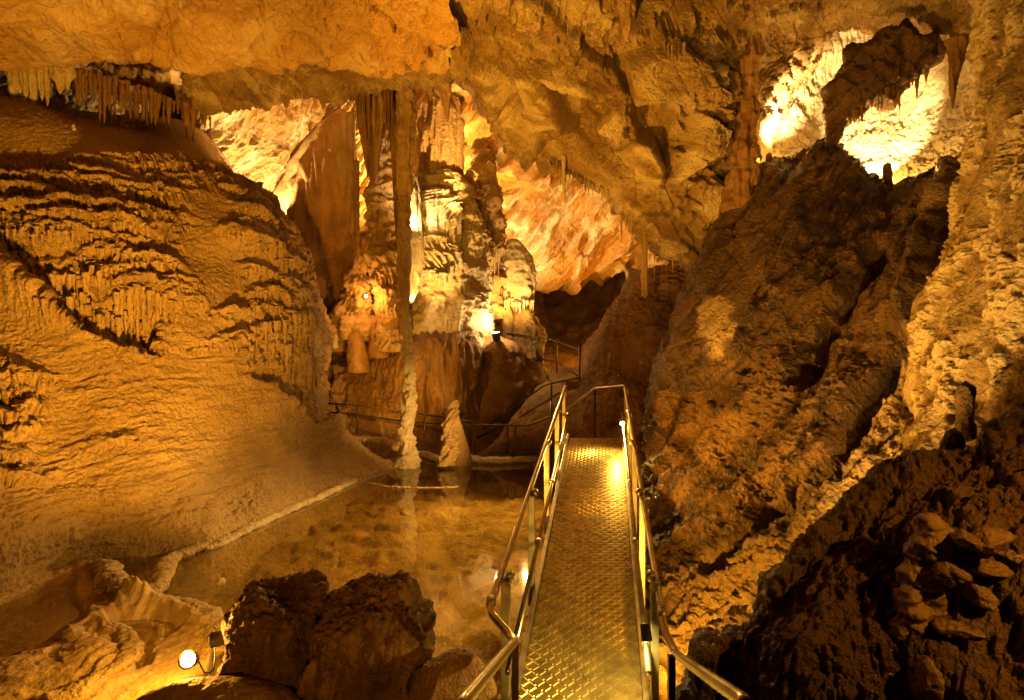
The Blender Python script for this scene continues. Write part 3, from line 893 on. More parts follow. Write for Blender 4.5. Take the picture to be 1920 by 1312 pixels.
# ripples on the lower slope, running across it
rip = fbm(T, (.5, 1, .10), 3, .55, 113)
low = (1 - mask) * sstep(540, 720, py)
amt += low * (.034 * rip + .06 * fbm(T, (.7, 1, .45), 3, .5, 117)) + (.014 + .012 * sstep(-.2, .3, noise(T / np.array([1.2, 1, .9]), 9))) * fbm(G, .085, 3, .6, 115)
G = push(G, amt)
flow = sheet('flowstone_slope', G, M['flow'])
MPX, MPY = proj(G)
MOUND = G
tag(flow, 'huge tan flowstone slope with fluted terraces on the left bank of the pool', 'flowstone')


# ------------------------------------------------------------------ builders for single formations
def ring_body(pts, d, dr=1.0, flutes=0.0, flw=.12, lump=.0, lumpw=.3, seg=48, step=.035, seed=0, yshift=None, fine=.012, tier=0.0, tierh=.25, can=0, canA=.1):
    """A drip-stone body: (px, py, half width px) down its axis at distance d; dr = depth / width."""
    A = np.array([[*P(x, y, d + (q[3] if len(q) > 3 else 0)), h * d / F] for q in pts for x, y, h in [q[:3]]])
    ln = np.r_[0, np.cumsum(np.linalg.norm(np.diff(A[:, :3], axis=0), axis=1))]
    n = int(np.clip(ln[-1] / step, 12, 220))
    s = np.linspace(0, ln[-1], n)
    B = np.stack([np.interp(s, ln, A[:, k]) for k in range(4)], -1)
    kk = max(1, n // (3 * len(pts)))
    if kk > 1:                                  # soften the profile
        ker = np.ones(kk) / kk
        for c in range(4):
            e = np.pad(B[:, c], kk, mode='edge')
            B[1:-1, c] = np.convolve(e, ker, 'same')[kk:-kk][1:-1]
    th = np.linspace(0, 2 * math.pi, seg, endpoint=False)
    r = np.maximum(B[:, 3], .004)
    X = B[:, None, 0] + r[:, None] * np.cos(th)
    Y = B[:, None, 1] + r[:, None] * dr * np.sin(th)
    Z = np.repeat(B[:, None, 2], seg, 1)
    V = np.stack([X, Y, Z], -1)
    out = np.stack([np.cos(th), np.sin(th) * min(1, dr + .3), np.zeros(seg)], -1)[None]
    amp = np.minimum(1, r / (r.max() * .5))[:, None]
    a = 0
    if flutes:
        a = a + flutes * fbm(V, (flw, flw, 2.5), 2, .5, 201 + seed, True)
    if lump:
        a = a + lump * fbm(V, lumpw, 4, .5, 203 + seed)
    if tier:
        f = (V[..., 2] + .3 * tierh * fbm(V, (.35, .35, .3), 2, .5, 209 + seed)) / tierh
        f = f - .12 * fbm(V, (.07, .07, .6), 2, .5, 211 + seed, True)
        f = f - np.floor(f)
        a = a + tier * np.where(f < .6, (f / .6) ** .6, 1 - sstep(.6, 1, f))
    if can:
        T = np.stack([th[None] * r[:, None], np.zeros_like(V[..., 0]), V[..., 2]], -1)
        q_ = np.random.RandomState(500 + seed)
        it = []
        for _ in range(int(can)):
            i_ = q_.randint(n)
            it.append((q_.uniform(math.pi * .95, math.pi * 2.05) * r[i_], B[i_, 2], q_.uniform(.15, .42), q_.uniform(.12, .5), q_.uniform(.5, 1.3) * canA))
        flA = .9 - 1.5 * fbm(T, (.09, 1, 1.6), 2, .45, 213 + seed, True)
        a = a + canopies(T, it, flA, fbm(T, (.16, 1, .6), 2, .5, 214 + seed))
    if fine:
        a = a + fine * fbm(V, .09, 3, .6, 205 + seed)
    V = V + out * (np.asarray(a) * amp)[..., None]
    V[0] = V[0].mean(0)
    V[-1] = V[-1].mean(0)
    return V


def body(name, V, mat, label=None, cat=None, group=None, parent=None, base=None):
    n, seg = V.shape[:2]
    o = link(name, raw_mesh(name, V, grid_quads(n, seg, True)), mat, parent)
    if label:
        tag(o, label, cat, group)
    if not parent:
        recentre(o, tuple(V[base if base is not None else -1].mean(0)))
    return o


def stalactite(pts, d, mat, label, group=None, name='stalactite', cat=None, **kw):
    if group == G1:
        pts = [(q[0], q[1], q[2] * (.92 if q[1] > 100 else 1)) for q in pts]
    kw.setdefault('flutes', .25 * max(p[2] for p in pts) * d / F)
    kw.setdefault('flw', max(.05, .5 * max(p[2] for p in pts) * d / F))
    kw.setdefault('lump', .12 * max(p[2] for p in pts) * d / F)
    return body(name, ring_body(pts, d, seed=random.randrange(90), **kw), M[mat], label, cat or name.split('_')[-1], group, base=0)


def standing(name, pts, d, mat, label, cat=None, group=None, parent=None, **kw):
    return body(name, ring_body(pts, d, seed=random.randrange(90), **kw), M[mat], label, cat or name.split('_')[-1], group, parent)


def sweep(pts, seg=20, n=120, seed=0, noise_amp=.3, noise_w=.12, flat=1.0):
    """A noisy rounded ridge: (x, y, z, radius) along it."""
    A = np.array(pts, float)
    B = spl(len(A), n) @ A
    T_ = np.gradient(B[:, :3], axis=0)
    T_ /= np.linalg.norm(T_, axis=1)[:, None]
    up = np.array([0, 0, 1.0])
    side = np.cross(T_, up)
    nn = np.linalg.norm(side, axis=1)[:, None]
    side = np.where(nn > .1, side / np.maximum(nn, 1e-6), [1, 0, 0])
    u2 = np.cross(side, T_)
    th = np.linspace(0, 2 * math.pi, seg, endpoint=False)
    O = side[:, None] * np.cos(th)[None, :, None] + u2[:, None] * np.sin(th)[None, :, None] * flat
    r = np.maximum(B[:, 3], .003)
    V = B[:, None, :3] + O * r[:, None, None]
    V = V + O * (noise_amp * r[:, None] * fbm(V, noise_w, 4, .55, 301 + seed))[..., None]
    V[0] = V[0].mean(0)
    V[-1] = V[-1].mean(0)
    return V


def boulder(c, rad, seed, planes=16, nseg=(110, 150), rough=.08, rot=0.0, cut=(.6, .95), flat=()):
    r_ = np.random.RandomState(seed)
    a = r_.normal(size=(planes, 3))
    a /= np.linalg.norm(a, axis=1)[:, None]
    h = r_.uniform(cut[0], cut[1], planes)
    for *n_, h_ in flat:
        n_ = np.array(n_, float)
        a = np.concatenate([a, n_[None] / np.linalg.norm(n_)])
        h = np.append(h, h_)
    ph = np.linspace(-math.pi / 2, math.pi / 2, nseg[0])
    th = np.linspace(0, 2 * math.pi, nseg[1], endpoint=False)
    D = np.stack([np.cos(ph)[:, None] * np.cos(th), np.cos(ph)[:, None] * np.sin(th), np.repeat(np.sin(ph)[:, None], nseg[1], 1)], -1)
    dots = np.maximum(D @ a.T, .05)
    q = h / dots
    r = -np.log(np.exp(-42 * q).sum(-1) + math.exp(-42 * 1.2)) / 42
    V = D * r[..., None]
    V = V * np.asarray(rad)
    V = V + D * (min(rad) * (rough * 2 * fbm(V, min(rad) * .7, 4, .55, 400 + seed) + rough * .6 * fbm(V, min(rad) * .15, 3, .6, 410 + seed, True)))[..., None]
    cs, sn = math.cos(rot), math.sin(rot)
    V = V @ np.array([[cs, sn, 0], [-sn, cs, 0], [0, 0, 1]])
    return V + np.asarray(c)


# unit drip shapes for the fringes (hanging down from the origin, 1 m long, 1 m half width)
UNIT = []
for k in range(6):
    pr = [(960, 656 - 0, 1.0), (960, 656 + .25 * F, .72), (960, 656 + .55 * F, .42 + .1 * random.random()), (960, 656 + .85 * F, .2), (960, 656 + F, .03)]
    s = np.linspace(0, 1, 16)
    hw = np.interp(s, [0, .25, .55, .85, 1], [1, .74, .42 + .12 * random.random(), .2, .03])
    th = np.linspace(0, 2 * math.pi, 10, endpoint=False)
    wob = .15 * rng.normal(size=(16, 1)) * np.ones((1, 10)) + .18 * rng.normal(size=(16, 10)) * .5
    R = hw[:, None] * (1 + wob)
    V = np.stack([R * np.cos(th), R * np.sin(th), -np.repeat(s[:, None], 10, 1)], -1)
    UNIT.append(V)
_UM = {}


def unit_mesh(k, mat):
    if (k, mat) not in _UM:
        me = raw_mesh('drip', UNIT[k], grid_quads(16, 10, True))
        me.materials.append(M[mat])
        _UM[(k, mat)] = me
    return _UM[(k, mat)]


def fringe(line, n, ln, wd, mat, label, group, parent=None, name='stalactite', jit=4):
    """Many thin drips under an edge, each an object of its own; line of (px, py, d)."""
    A = np.array(line, float)
    seglen = np.r_[0, np.cumsum(np.hypot(np.diff(A[:, 0]), np.diff(A[:, 1])))]
    for i in range(n):
        s = (i + .5 + random.uniform(-.4, .4)) / n * seglen[-1]
        x, y, d = (np.interp(s, seglen, A[:, k]) for k in range(3))
        y += random.uniform(-jit, jit)
        lpx = random.uniform(*ln) * (1.5 if random.random() < .15 else 1)
        wpx = random.uniform(*wd) / 2
        o = bpy.data.objects.new(name, unit_mesh(random.randrange(6), mat))
        o.location = P(x, y, d + random.uniform(-.12, .12))
        o.scale = (wpx * d / F, wpx * d / F, lpx * d / F)
        o.rotation_euler = (0, 0, random.uniform(0, 6.28))
        C.objects.link(o)
        if parent:
            o.parent = parent
            o.matrix_parent_inverse = parent.matrix_basis.inverted()
        else:
            tag(o, label, 'stalactite', group)


def mound_depth(x, y):
    j = np.argmin((MPX - x) ** 2 + (MPY - y) ** 2 + 40 * (MOUND[..., 1] > 14.5) * 1e3)
    return MOUND[..., 1].ravel()[j]


GP = 'drip pipes hanging from the lips of the flowstone slope'
for line, n_, ln_, wd_, lab_ in [([(66, 548), (110, 560), (165, 548)], 13, (48, 82), (8, 13), 'drip pipe in the left hanging curtain above the lower mound of the flowstone slope'),
                                 ([(212, 548), (262, 540), (312, 548)], 13, (66, 112), (8, 14), 'long drip pipe in the pointed curtain at the middle of the flowstone slope'),
                                 ([(168, 592), (200, 588), (228, 596)], 8, (48, 74), (8, 12), 'drip pipe in the low curtain between the two larger curtains on the slope'),
                                 ([(78, 512), (130, 516), (200, 508)], 15, (26, 52), (7, 11), 'short drip pipe under the broad upper lip of the flowstone slope'),
                                 ([(0, 428), (60, 438), (120, 436)], 15, (18, 34), (6, 10), 'little drip pipe under the high left lip of the flowstone slope'),
                                 ([(470, 612), (540, 598), (594, 592)], 15, (70, 140), (8, 13), 'tall drip pipe on the right flank of the flowstone slope'),
                                 ([(560, 690), (580, 684), (600, 690)], 5, (60, 90), (8, 12), 'drip pipe low on the right edge of the flowstone slope, near the railing')]:
    full = [(x, y, mound_depth(x, y) - (.10 if x > 450 else .04)) for x, y in line]
    fringe(full, n_, ln_, wd_, 'flow', lab_, GP, parent=flow, name='drip_pipe', jit=5)

# the countless short drips of all the other shelves, as one part
VV, QQ = [], []
r_ = np.random.RandomState(77)
for x, y, hw, hh in SH:
    if hh < 12 or x < -40:
        continue
    for _ in range(int(hw / 4.2)):
        u_ = r_.uniform(-.95, .95)
        qx, qy = x + u_ * hw * 1.1, y + .12 * hw * u_ * u_ + r_.uniform(-2, 3)
        dd = mound_depth(qx, qy) - .015
        wr = r_.uniform(3.2, 5.6) * dd / F
        V = UNIT[r_.randint(6)] * [wr, wr, hh * r_.uniform(.55, 1.1) * (1 - .35 * u_ * u_) * dd / F] + P(qx, qy, dd)
        QQ.append(grid_quads(16, 10, True) + sum(len(v) for v in VV))
        VV.append(V.reshape(-1, 3))
o = link('small_drips', raw_mesh('small_drips', np.concatenate(VV), np.concatenate(QQ)), M['flow'], flow)
o['kind'] = 'stuff'

# ------------------------------------------------------------------ columns and stalactites over the pool
standing('dripstone_column', [(758, 62, 20), (760, 120, 17), (761, 200, 15), (759, 300, 13.5), (757, 380, 12), (756, 460, 10), (758, 540, 7.5), (760, 600, 6.5)], 13.6, 'tan',
         'upper part', None, flutes=.05, flw=.14, lump=.05, lumpw=.25, seg=72, step=.03, fine=.02)
col_o = bpy.context.scene.objects['dripstone_column']
for kx in ('label', 'category'):
    del col_o[kx]
top = col_o
colE = empty('dripstone_column.001', P(765, 862, 13.7), 'tall slender dripstone column standing in the back edge of the pool', 'column')
top.name = 'shaft'
colE.name = 'dripstone_column'
lo = standing('lumpy_base', [(760, 575, 6), (761, 600, 7), (764, 640, 8), (766, 690, 9), (770, 730, 12), (765, 780, 12), (761, 810, 12), (766, 845, 14), (764, 862, 22), (764, 876, 26)], 13.6, 'calcite', None,
              lump=.09, lumpw=.20, can=60, canA=.05, step=.016, seg=64, fine=.02, parent=None)
for o in (top, lo):
    o.parent = colE
    o.matrix_parent_inverse = colE.matrix_basis.inverted()
if 'category' in lo:
    del lo['category']

G1 = 'large stalactites hanging over the back of the pool'
stalactite([(738, 62, 15), (740, 150, 10), (742, 260, 8), (744, 380, 5), (748, 470, 3)], 13.75, 'brown', 'dark brown stalactite fused along the left side of the tall column', G1)
stalactite([(645, 75, 12), (645, 120, 6), (645, 165, 4), (645, 190, 1)], 13.3, 'brown', 'short dark stalactite at the left end of the big hanging cluster', G1)
stalactite([(668, 72, 14), (672, 150, 11), (678, 210, 8), (684, 270, 5), (690, 335, 1)], 13.5, 'brown', 'slim stalactite leaning right beside the short dark one', G1)
stalactite([(690, 72, 20), (694, 150, 16), (697, 230, 12), (699, 300, 8), (698, 356, 2)], 13.7, 'brown', 'broad brown stalactite in the middle of the big hanging cluster', G1)
stalactite([(712, 70, 16), (711, 150, 13), (708, 230, 9), (706, 300, 4), (705, 330, 1)], 13.5, 'tan', 'tan stalactite right of the broad brown one with a gap beside it', G1)
stalactite([(728, 66, 12), (728, 140, 10), (727, 200, 6), (726, 245, 1)], 13.3, 'brown', 'thin brown stalactite just left of the tall column', G1)
stalactite([(800, 57, 9), (803, 100, 9), (807, 150, 6), (808, 190, 1)], 12.6, 'tan', 'orange tan stalactite right of the tall column, shorter of the pair', G1)
stalactite([(813, 56, 7), (812, 110, 6), (809, 150, 3), (808, 178, 1)], 12.7, 'tan', 'thin side stalactite merged with the shorter tan one of the pair', G1)
stalactite([(833, 54, 15), (834, 110, 13), (835, 170, 9), (838, 210, 4), (839, 232, 1)], 12.5, 'tan', 'orange tan stalactite right of the tall column, longer of the pair', G1)
stalactite([(654, 212, 10), (648, 250, 17), (646, 300, 17), (650, 350, 10), (655, 388, 2)], 15.2, 'tan', 'orange lit pointed drapery hanging below the left of the big cluster', None, 'drapery', dr=.35)
stalactite([(668, 300, 5), (668, 380, 5), (669, 440, 4), (671, 490, 1)], 15.0, 'brown', 'long thin stalactite over the dark cleft left of the pillar', G1)
stalactite([(664, 330, 6), (661, 420, 5), (658, 440, 1)], 15.6, 'tan', 'pale edged thin stalactite beside the brown curtain', G1)
stalactite([(535, 128, 12), (535, 160, 9), (536, 190, 5), (537, 206, 1)], 13, 'tan', 'small grey brown stalactite under the ledge, left of a like one', G1)
stalactite([(605, 128, 11), (605, 160, 8), (605, 190, 4), (606, 207, 1)], 13, 'tan', 'small grey brown stalactite under the ledge, nearer the big cluster', G1)
stalactite([(1172, -20, 14), (1175, 20, 13), (1176, 50, 8), (1174, 82, 1)], 8.6, 'tan', 'smooth pointed stalactite at the top edge beside a dark hollow', None)
stalactite([(1057, 290, 3), (1057, 330, 3), (1058, 372, 2)], 12.3, 'calcite', 'single straight white soda straw below the ceiling beam', None)
stalactite([(1208, 385, 7), (1208, 430, 5), (1208, 500, 4), (1209, 560, 4)], 12.3, 'tan', 'thin long stalactite reaching the clay slope right of the far passage', None)
stalactite([(1795, 70, 16), (1795, 100, 10), (1788, 150, 5), (1785, 208, 1)], 9.0, 'brown', 'dark tapering stalactite in front of the bright alcove', None)
stalactite([(1825, 40, 4), (1826, 70, 3), (1825, 104, 1)], 8.0, 'brown', 'thin short stalactite between the alcove and the frosted wall', None)
stalactite([(961, -10, 6), (961, 40, 5), (960, 75, 1)], 10.0, 'brown', 'dark straight stalactite at the top of the picture, right of a thinner one', None)
stalactite([(948, -10, 5), (947, 40, 4), (947, 70, 1)], 10.1, 'tan', 'thinner tan stalactite at the top beside the dark straight one', None)
stalactite([(826, 0, 4), (825, 40, 3), (824, 62, 1)], 10.3, 'brown', 'lone thin stalactite above the tan pair', None)

standing('rock_pillar', [(1404, 0, 34), (1402, 60, 24), (1401, 120, 15), (1402, 200, 14), (1398, 260, 17), (1392, 330, 24), (1385, 400, 28)], 11.0, 'brown',
         'narrow orange brown rock pillar dividing the bright alcove', 'pillar', flutes=.07, flw=.12, lump=.08, seg=80, fine=.02)

# left alcove curtain of stalactites
for x, w, yb, lab in [(28, 13, 205, 'leftmost'), (48, 10, 192, ''), (62, 8, 214, ''), (78, 8, 190, ''), (88, 6, 200, ''), (112, 15, 178, ''), (126, 11, 170, '')]:
    stalactite([(x, 112, w), (x, 145, w * .8), (x + 1, yb - 22, w * .4), (x + 1, yb, 1)], 11.6, 'calcite',
               'pale lumpy stalactite in the short row under the upper left ceiling lip', 'pale stalactites under the upper left ceiling')
fringe([(138, 128, 12.0), (230, 150, 12.4), (330, 190, 13.2), (400, 218, 14)], 30, (12, 78), (4, 15), 'brown', 'thin brown stalactite in the long curtain above the flowstone slope', 'brown curtain of stalactites above the slope')
fringe([(140, 135, 12.6), (260, 175, 12.9), (300, 195, 13.1)], 16, (34, 104), (6, 18), 'brown', 'thin brown stalactite in the long curtain above the flowstone slope', 'brown curtain of stalactites above the slope')
fringe([(500, 116, 10.7), (580, 102, 10.6), (660, 94, 10.6)], 16, (8, 26), (3, 7), 'block', 'small stalactite along the ceiling lip left of the big cluster', 'small stalactites along the ceiling lip')
fringe([(636, 76, 12.9), (700, 74, 12.9), (780, 78, 12.9)], 40, (12, 40), (2.5, 6), 'brown', 'tiny brown stalactite in the fringe round the top of the big cluster', 'fringe of tiny stalactites at the big cluster')
fringe([(652, 74, 13.2), (690, 72, 13.1), (736, 70, 13.2)], 22, (80, 240), (5, 9), 'brown', 'thin brown stalactite among the larger ones of the big cluster', 'thin stalactites of the big cluster')
fringe([(868, 5, 10.2), (905, -5, 10.1), (938, 0, 10)], 20, (45, 90), (3, 7), 'block', 'thin stalactite in the dense bundle at the top middle', 'bundle of thin stalactites at the top')
fringe([(980, 8, 9.7), (1040, 20, 9.7), (1110, 20, 9.7)], 18, (25, 70), (3, 6), 'block', 'thin stalactite in the scattered row at the top edge right of the dense bundle', 'scattered stalactites at the top edge')
fringe([(850, 72, 11.0), (920, 86, 10.9), (975, 92, 10.8)], 28, (8, 24), (2.5, 5), 'brown', 'tiny stalactite in the fringe below the dense bundle', 'tiny stalactites below the bundle')
fringe([(1240, 78, 9.4), (1262, 84, 9.4), (1288, 82, 9.4)], 9, (16, 44), (2.5, 5), 'tan', 'thin straw in the small bunch under the dark hollow', 'small bunch of straws under the dark hollow')
fringe([(470, 176, 13.1), (540, 170, 13.1), (620, 160, 13)], 26, (8, 24), (3, 6), 'calcite', 'little pale stalactite under the ledge over the streaked wall', 'little pale stalactites under the ledge')
fringe([(955, 236, 12.4), (1010, 285, 12.4), (1060, 318, 12.4), (1140, 362, 12.4)], 26, (8, 30), (3, 7), 'block', 'small stalactite under the edge of the great ceiling beam', 'small stalactites along the ceiling beam')
fringe([(1160, 372, 12.3), (1205, 415, 12.3), (1250, 448, 12.2), (1290, 468, 12.1)], 22, (20, 70), (3, 8), 'tan', 'slender stalactite in the group above the clay slope', 'slender stalactites above the clay slope')

# ------------------------------------------------------------------ formations behind the pool
standing('drapery', [(640, 212, 10), (626, 255, 30), (612, 310, 46), (602, 380, 56), (600, 450, 56), (604, 520, 44), (612, 580, 24), (616, 615, 12)], 16.6, 'brown',
         'tall folded brown drapery hanging left of the pillar, like a theatre curtain', 'drapery', dr=.35, flutes=.16, flw=.32, lump=.08, lumpw=.8, seg=140)
standing('rock_slab', [(640, 205, 8), (622, 250, 34), (592, 310, 50), (562, 370, 56), (552, 440, 50), (560, 520, 34)], 17.8, 'tan',
         'leaning smooth rock slab between the streaked wall and the drapery', 'rock', dr=.5, lump=.15, lumpw=1.2)
standing('rock_pillar', [(722, 225, 20), (722, 300, 24), (722, 343, 22), (720, 362, 29), (722, 420, 25), (721, 480, 25), (726, 530, 22), (732, 545, 24), (735, 580, 27), (735, 640, 25), (735, 660, 28)], 15.7, 'tan',
         'thick banded dripstone pillar directly left of the tall column', 'pillar', dr=.9, flutes=.05, flw=.2, lump=.1, can=50, canA=.10, seg=160, step=.025, fine=.02)
standing('flowstone_organ', [(825, 178, 10), (825, 190, 28), (824, 215, 36), (822, 260, 38), (822, 330, 37), (822, 346, 33)], 16.6, 'tan',
         'hanging organ pipe flowstone with a rounded top behind the tan stalactites', 'flowstone', dr=.7, flutes=.13, flw=.17, seg=160, fine=.025, step=.025)
standing('flowstone_dome', [(828, 318, 8), (828, 326, 30), (828, 345, 52), (830, 400, 70), (836, 450, 74), (842, 500, 74), (846, 560, 76), (846, 620, 78), (850, 655, 74)], 16.4, 'calcite',
         'big pale rounded flowstone dome behind the tall column', 'flowstone', dr=.7, lump=.14, lumpw=.6, can=90, canA=.13, seg=240, step=.02, fine=.025)
dr_o = standing('drapery', [(820, 352, 8), (818, 368, 30), (816, 385, 42), (815, 420, 46), (812, 460, 46), (813, 505, 40), (815, 518, 34)], 15.45, 'calcite',
                'brightly lit pale drapery hanging in front of the flowstone dome', 'drapery', dr=.35, flutes=.07, flw=.16, can=40, canA=.14, seg=200, step=.016)
fringe([(772, 500, 15.4), (800, 505, 15.2), (830, 512, 15.2), (856, 496, 15.4)], 16, (14, 34), (6, 11), 'calcite', 'bright stalactite along the hem of the lit pale drapery', 'hem of the lit pale drapery')
standing('drapery', [(777, 330, 3), (776, 370, 9), (775, 400, 12), (776, 450, 14), (776, 500, 13), (772, 540, 8), (770, 570, 3)], 15.0, 'calcite',
         'narrow glowing drapery pressed against the right of the tall column', 'drapery', flutes=.06, flw=.1)
standing('dripstone_column', [(880, 320, 6), (880, 345, 14), (882, 370, 18), (884, 400, 22), (890, 450, 24), (893, 520, 20), (893, 560, 16)], 16.9, 'tan',
         'knobbly tan dripstone column right of the flowstone dome', 'column', lump=.2, lumpw=.4, can=36, canA=.12, seg=110, step=.025)
standing('dripstone_column', [(906, 250, 8), (908, 290, 18), (909, 320, 22), (912, 360, 26), (918, 420, 26), (922, 470, 22), (925, 520, 17), (928, 600, 14)], 17.6, 'tan',
         'second knobbly column, further right with a fringed collar', 'column', lump=.2, lumpw=.5, can=30, canA=.14, seg=110, step=.025)
fringe([(908, 470, 17.1), (922, 480, 17), (942, 466, 17.1)], 10, (18, 40), (4, 8), 'calcite', 'pale stalactite round the collar of the knobbly column', 'fringe of the collar on the knobbly column')
standing('drapery', [(962, 448, 6), (966, 466, 20), (970, 484, 27), (973, 500, 30), (974, 540, 30), (974, 566, 28)], 17.6, 'calcite',
         'square ended pale drapery glowing over the lamp by the far passage', 'drapery', dr=.5, lump=.08, lumpw=.25, flutes=.03, seg=80)
fringe([(946, 562, 17.4), (975, 566, 17.2), (1002, 564, 17.5)], 16, (8, 22), (3, 7), 'calcite', 'tiny bright stalactite on the hem of the square ended drapery', 'hem of the square ended drapery')
standing('rock_pillar', [(948, 540, 12), (950, 590, 11), (954, 640, 10)], 17.9, 'tan', 'short orange lit rock post below the square ended drapery', 'pillar', lump=.08)
standing('boulder', [(960, 556, 8), (974, 585, 26), (986, 630, 33), (985, 670, 36), (980, 700, 40)], 18.4, 'tan', 'pale rounded rock behind the far path railing', 'rock', lump=.26, lumpw=.55, flutes=.06, flw=.3, fine=.05, seg=120, step=.03)
standing('boulder', [(918, 628, 12), (936, 650, 34), (955, 690, 62), (966, 740, 74), (962, 800, 76), (960, 850, 80)], 16.2, 'slope',
         'rust brown rock mound under the bright lamp, path railing in front', 'rock', lump=.35, lumpw=.9, flutes=.1, flw=.4, dr=.8, seg=120)
standing('boulder', [(676, 478, 6), (671, 520, 20), (667, 560, 26), (662, 600, 30), (660, 640, 34)], 15.9, 'tan',
         'orange lit leaning rock with a small lamp on its face', 'rock', lump=.24, lumpw=.4, flutes=.08, flw=.3, fine=.045, seg=110, step=.03, dr=.6)
# stalagmites
G2 = 'rounded stalagmites on the clay bank'
standing('stalagmite', [(668, 622, 8), (668, 632, 15), (670, 660, 18), (672, 700, 22)], 15.6, 'brown', 'rounded brown stalagmite standing on the clay bank, taller than its neighbours', 'stalagmite', G2, lump=.05)
standing('stalagmite', [(708, 592, 8), (708, 602, 14), (708, 640, 15), (708, 672, 17)], 15.9, 'brown', 'rounded brown stalagmite at the foot of the banded pillar', 'stalagmite', G2, lump=.05, flutes=.05)
standing('stalagmite', [(638, 570, 8), (640, 590, 20), (640, 620, 26), (642, 660, 32)], 16.2, 'brown', 'broad brown stalagmite under the orange lit rock', 'stalagmite', G2, lump=.08)
standing('stalagmite', [(628, 618, 3), (628, 630, 6), (628, 655, 8)], 15.6, 'calcite', 'small pale stalagmite beside the edge of the flowstone slope', 'stalagmite', G2, lump=.02)
sE = standing('stalagmite', [(852, 748, 3), (851, 756, 6), (848, 790, 9), (845, 825, 11), (842, 850, 12.5), (840, 872, 16)], 13.4, 'tan',
              'pale ragged stalagmite at the pool edge right of the tall column', 'stalagmite', None, lump=.09, lumpw=.18, can=24, canA=.06, seg=64, fine=.025, step=.016)
standing('stalagmite', [(855, 768, 3), (860, 810, 10), (864, 850, 18), (866, 880, 22)], 13.75, 'tan', 'smoother cone shaped stalagmite leaning behind the pale ragged one', 'stalagmite', None, lump=.03)
standing('stalagmite', [(138, 232, 2), (138, 240, 4), (140, 270, 4)], 11.3, 'calcite', 'small white peg stalagmite on top of the flowstone slope, taller of two', 'stalagmite', None, lump=.01)
standing('stalagmite', [(60, 228, 2), (60, 234, 4), (61, 256, 4)], 11.1, 'calcite', 'small white peg stalagmite on top of the flowstone slope, shorter of two', 'stalagmite', None, lump=.01)
standing('stalagmite', [(1442, 287, 4), (1442, 292, 6), (1442, 330, 7)], 11.2, 'brown', 'dark peg stalagmite on the crest in front of the tall bright alcove', 'stalagmite', None, lump=.01)
standing('stalagmite', [(1664, 304, 4), (1664, 312, 6), (1665, 365, 8)], 9.7, 'brown', 'dark stalagmite in front of the round bright alcove', 'stalagmite', None, lump=.02)
standing('stalagmite', [(1810, 712, 8), (1810, 722, 14), (1809, 770, 15), (1808, 830, 20)], 4.1, 'dark', 'dark blunt stalagmite standing out against the frosted wall', 'stalagmite', None, lump=.02)
standing('stalagmite', [(1790, 800, 10), (1786, 830, 20), (1784, 900, 30)], 3.6, 'dark', 'low dark knob in front of the blunt stalagmite', 'stalagmite', None, lump=.03)
standing('stalagmite', [(1866, 782, 10), (1866, 800, 24), (1866, 880, 30)], 3.4, 'dark', 'broad dark knob below the frosted wall at the right edge', 'stalagmite', None, lump=.03)

# arch of dark rock before the round alcove
arch = [P(1556, 340, 10.2) + (.12,), P(1558, 275, 10.1) + (.12,), P(1574, 215, 10.1) + (.24,), P(1600, 168, 10) + (.42,), P(1636, 140, 10) + (.54,), P(1672, 122, 9.9) + (.54,), P(1708, 112, 9.9) + (.40,), P(1742, 104, 9.9) + (.26,), P(1772, 104, 9.8) + (.10,)]
V = sweep(arch, 90, 220, 3, .42, .45)
body('rock_arch', V, M['mud'], 'dark overhanging rock arch silhouetted against the round bright alcove', 'rock arch', base=0)
standing('rock_horn', [(1698, 34, 4), (1694, 55, 14), (1682, 80, 30), (1665, 115, 44)], 9.9, 'mud', 'sharp dark rock horn rising from the top of the arch', 'rock', lump=.08)
fringe([(1580, 225, 10), (1610, 202, 9.9), (1640, 180, 9.8), (1690, 155, 9.8), (1740, 126, 9.8)], 26, (12, 40), (6, 13), 'brown', 'dark stalactite hanging from the arch before the bright alcove', 'fringe of the dark arch')
for x, y0, y1, w, lab in [(1715, 72, 112, 7, 'leftmost of the three dark stumps above the arch'), (1737, 72, 118, 9, 'largest of the three dark stumps above the arch'), (1762, 78, 108, 6, 'rightmost of the three dark stumps above the arch')]:
    standing('stalagmite', [(x, y0, w * .6), (x, y0 + 8, w), (x, y1, w * 1.2)], 9.5, 'mud', lab, 'stalagmite', 'dark stumps above the arch', lump=.02)

# ------------------------------------------------------------------ foreground rock on the right
top_l = [(1275, 1330, 3.25), (1322, 1215, 3.25), (1392, 1188, 3.25), (1455, 1110, 3.2), (1510, 1030, 3.15), (1590, 965, 3.1), (1680, 890, 3.05), (1770, 870, 2.95), (1850, 840, 2.85), (2000, 790, 2.7), (2350, 770, 2.5)]
rows = [[(x + 30, y + 60, d + .9) for x, y, d in top_l], [(x, y, d) for x, y, d in top_l],
        [(x + 8 + k * 1, y + 60, d - .22) for k, (x, y, d) in enumerate(top_l)],
        [(x + 16, max(1360, y + 120) if k < 1 else y + 150, d - .42) for k, (x, y, d) in enumerate(top_l)],
        [(x + 30, 1420 if k < 4 else 1300, d - .62) for k, (x, y, d) in enumerate(top_l)],
        [(x + 40, 1600, d - .75) for k, (x, y, d) in enumerate(top_l)]]
G = surf(rows, 420, 380)
f1, f2, rid, til = cells(G, (.16, .16, .2), 95)
G = push(G, .10 * fbm(G, .4, 4, .5, 93) + .035 * (1 - f1) + .022 * fbm(G, (.07, .07, .5), 3, .5, 97, True) + .006 * fbm(G, .05, 3, .6, 99))
o = sheet('foreground_rock', G, M['dark'])
tag(o, 'dark wet foreground rock filling the lower right corner', 'rock')
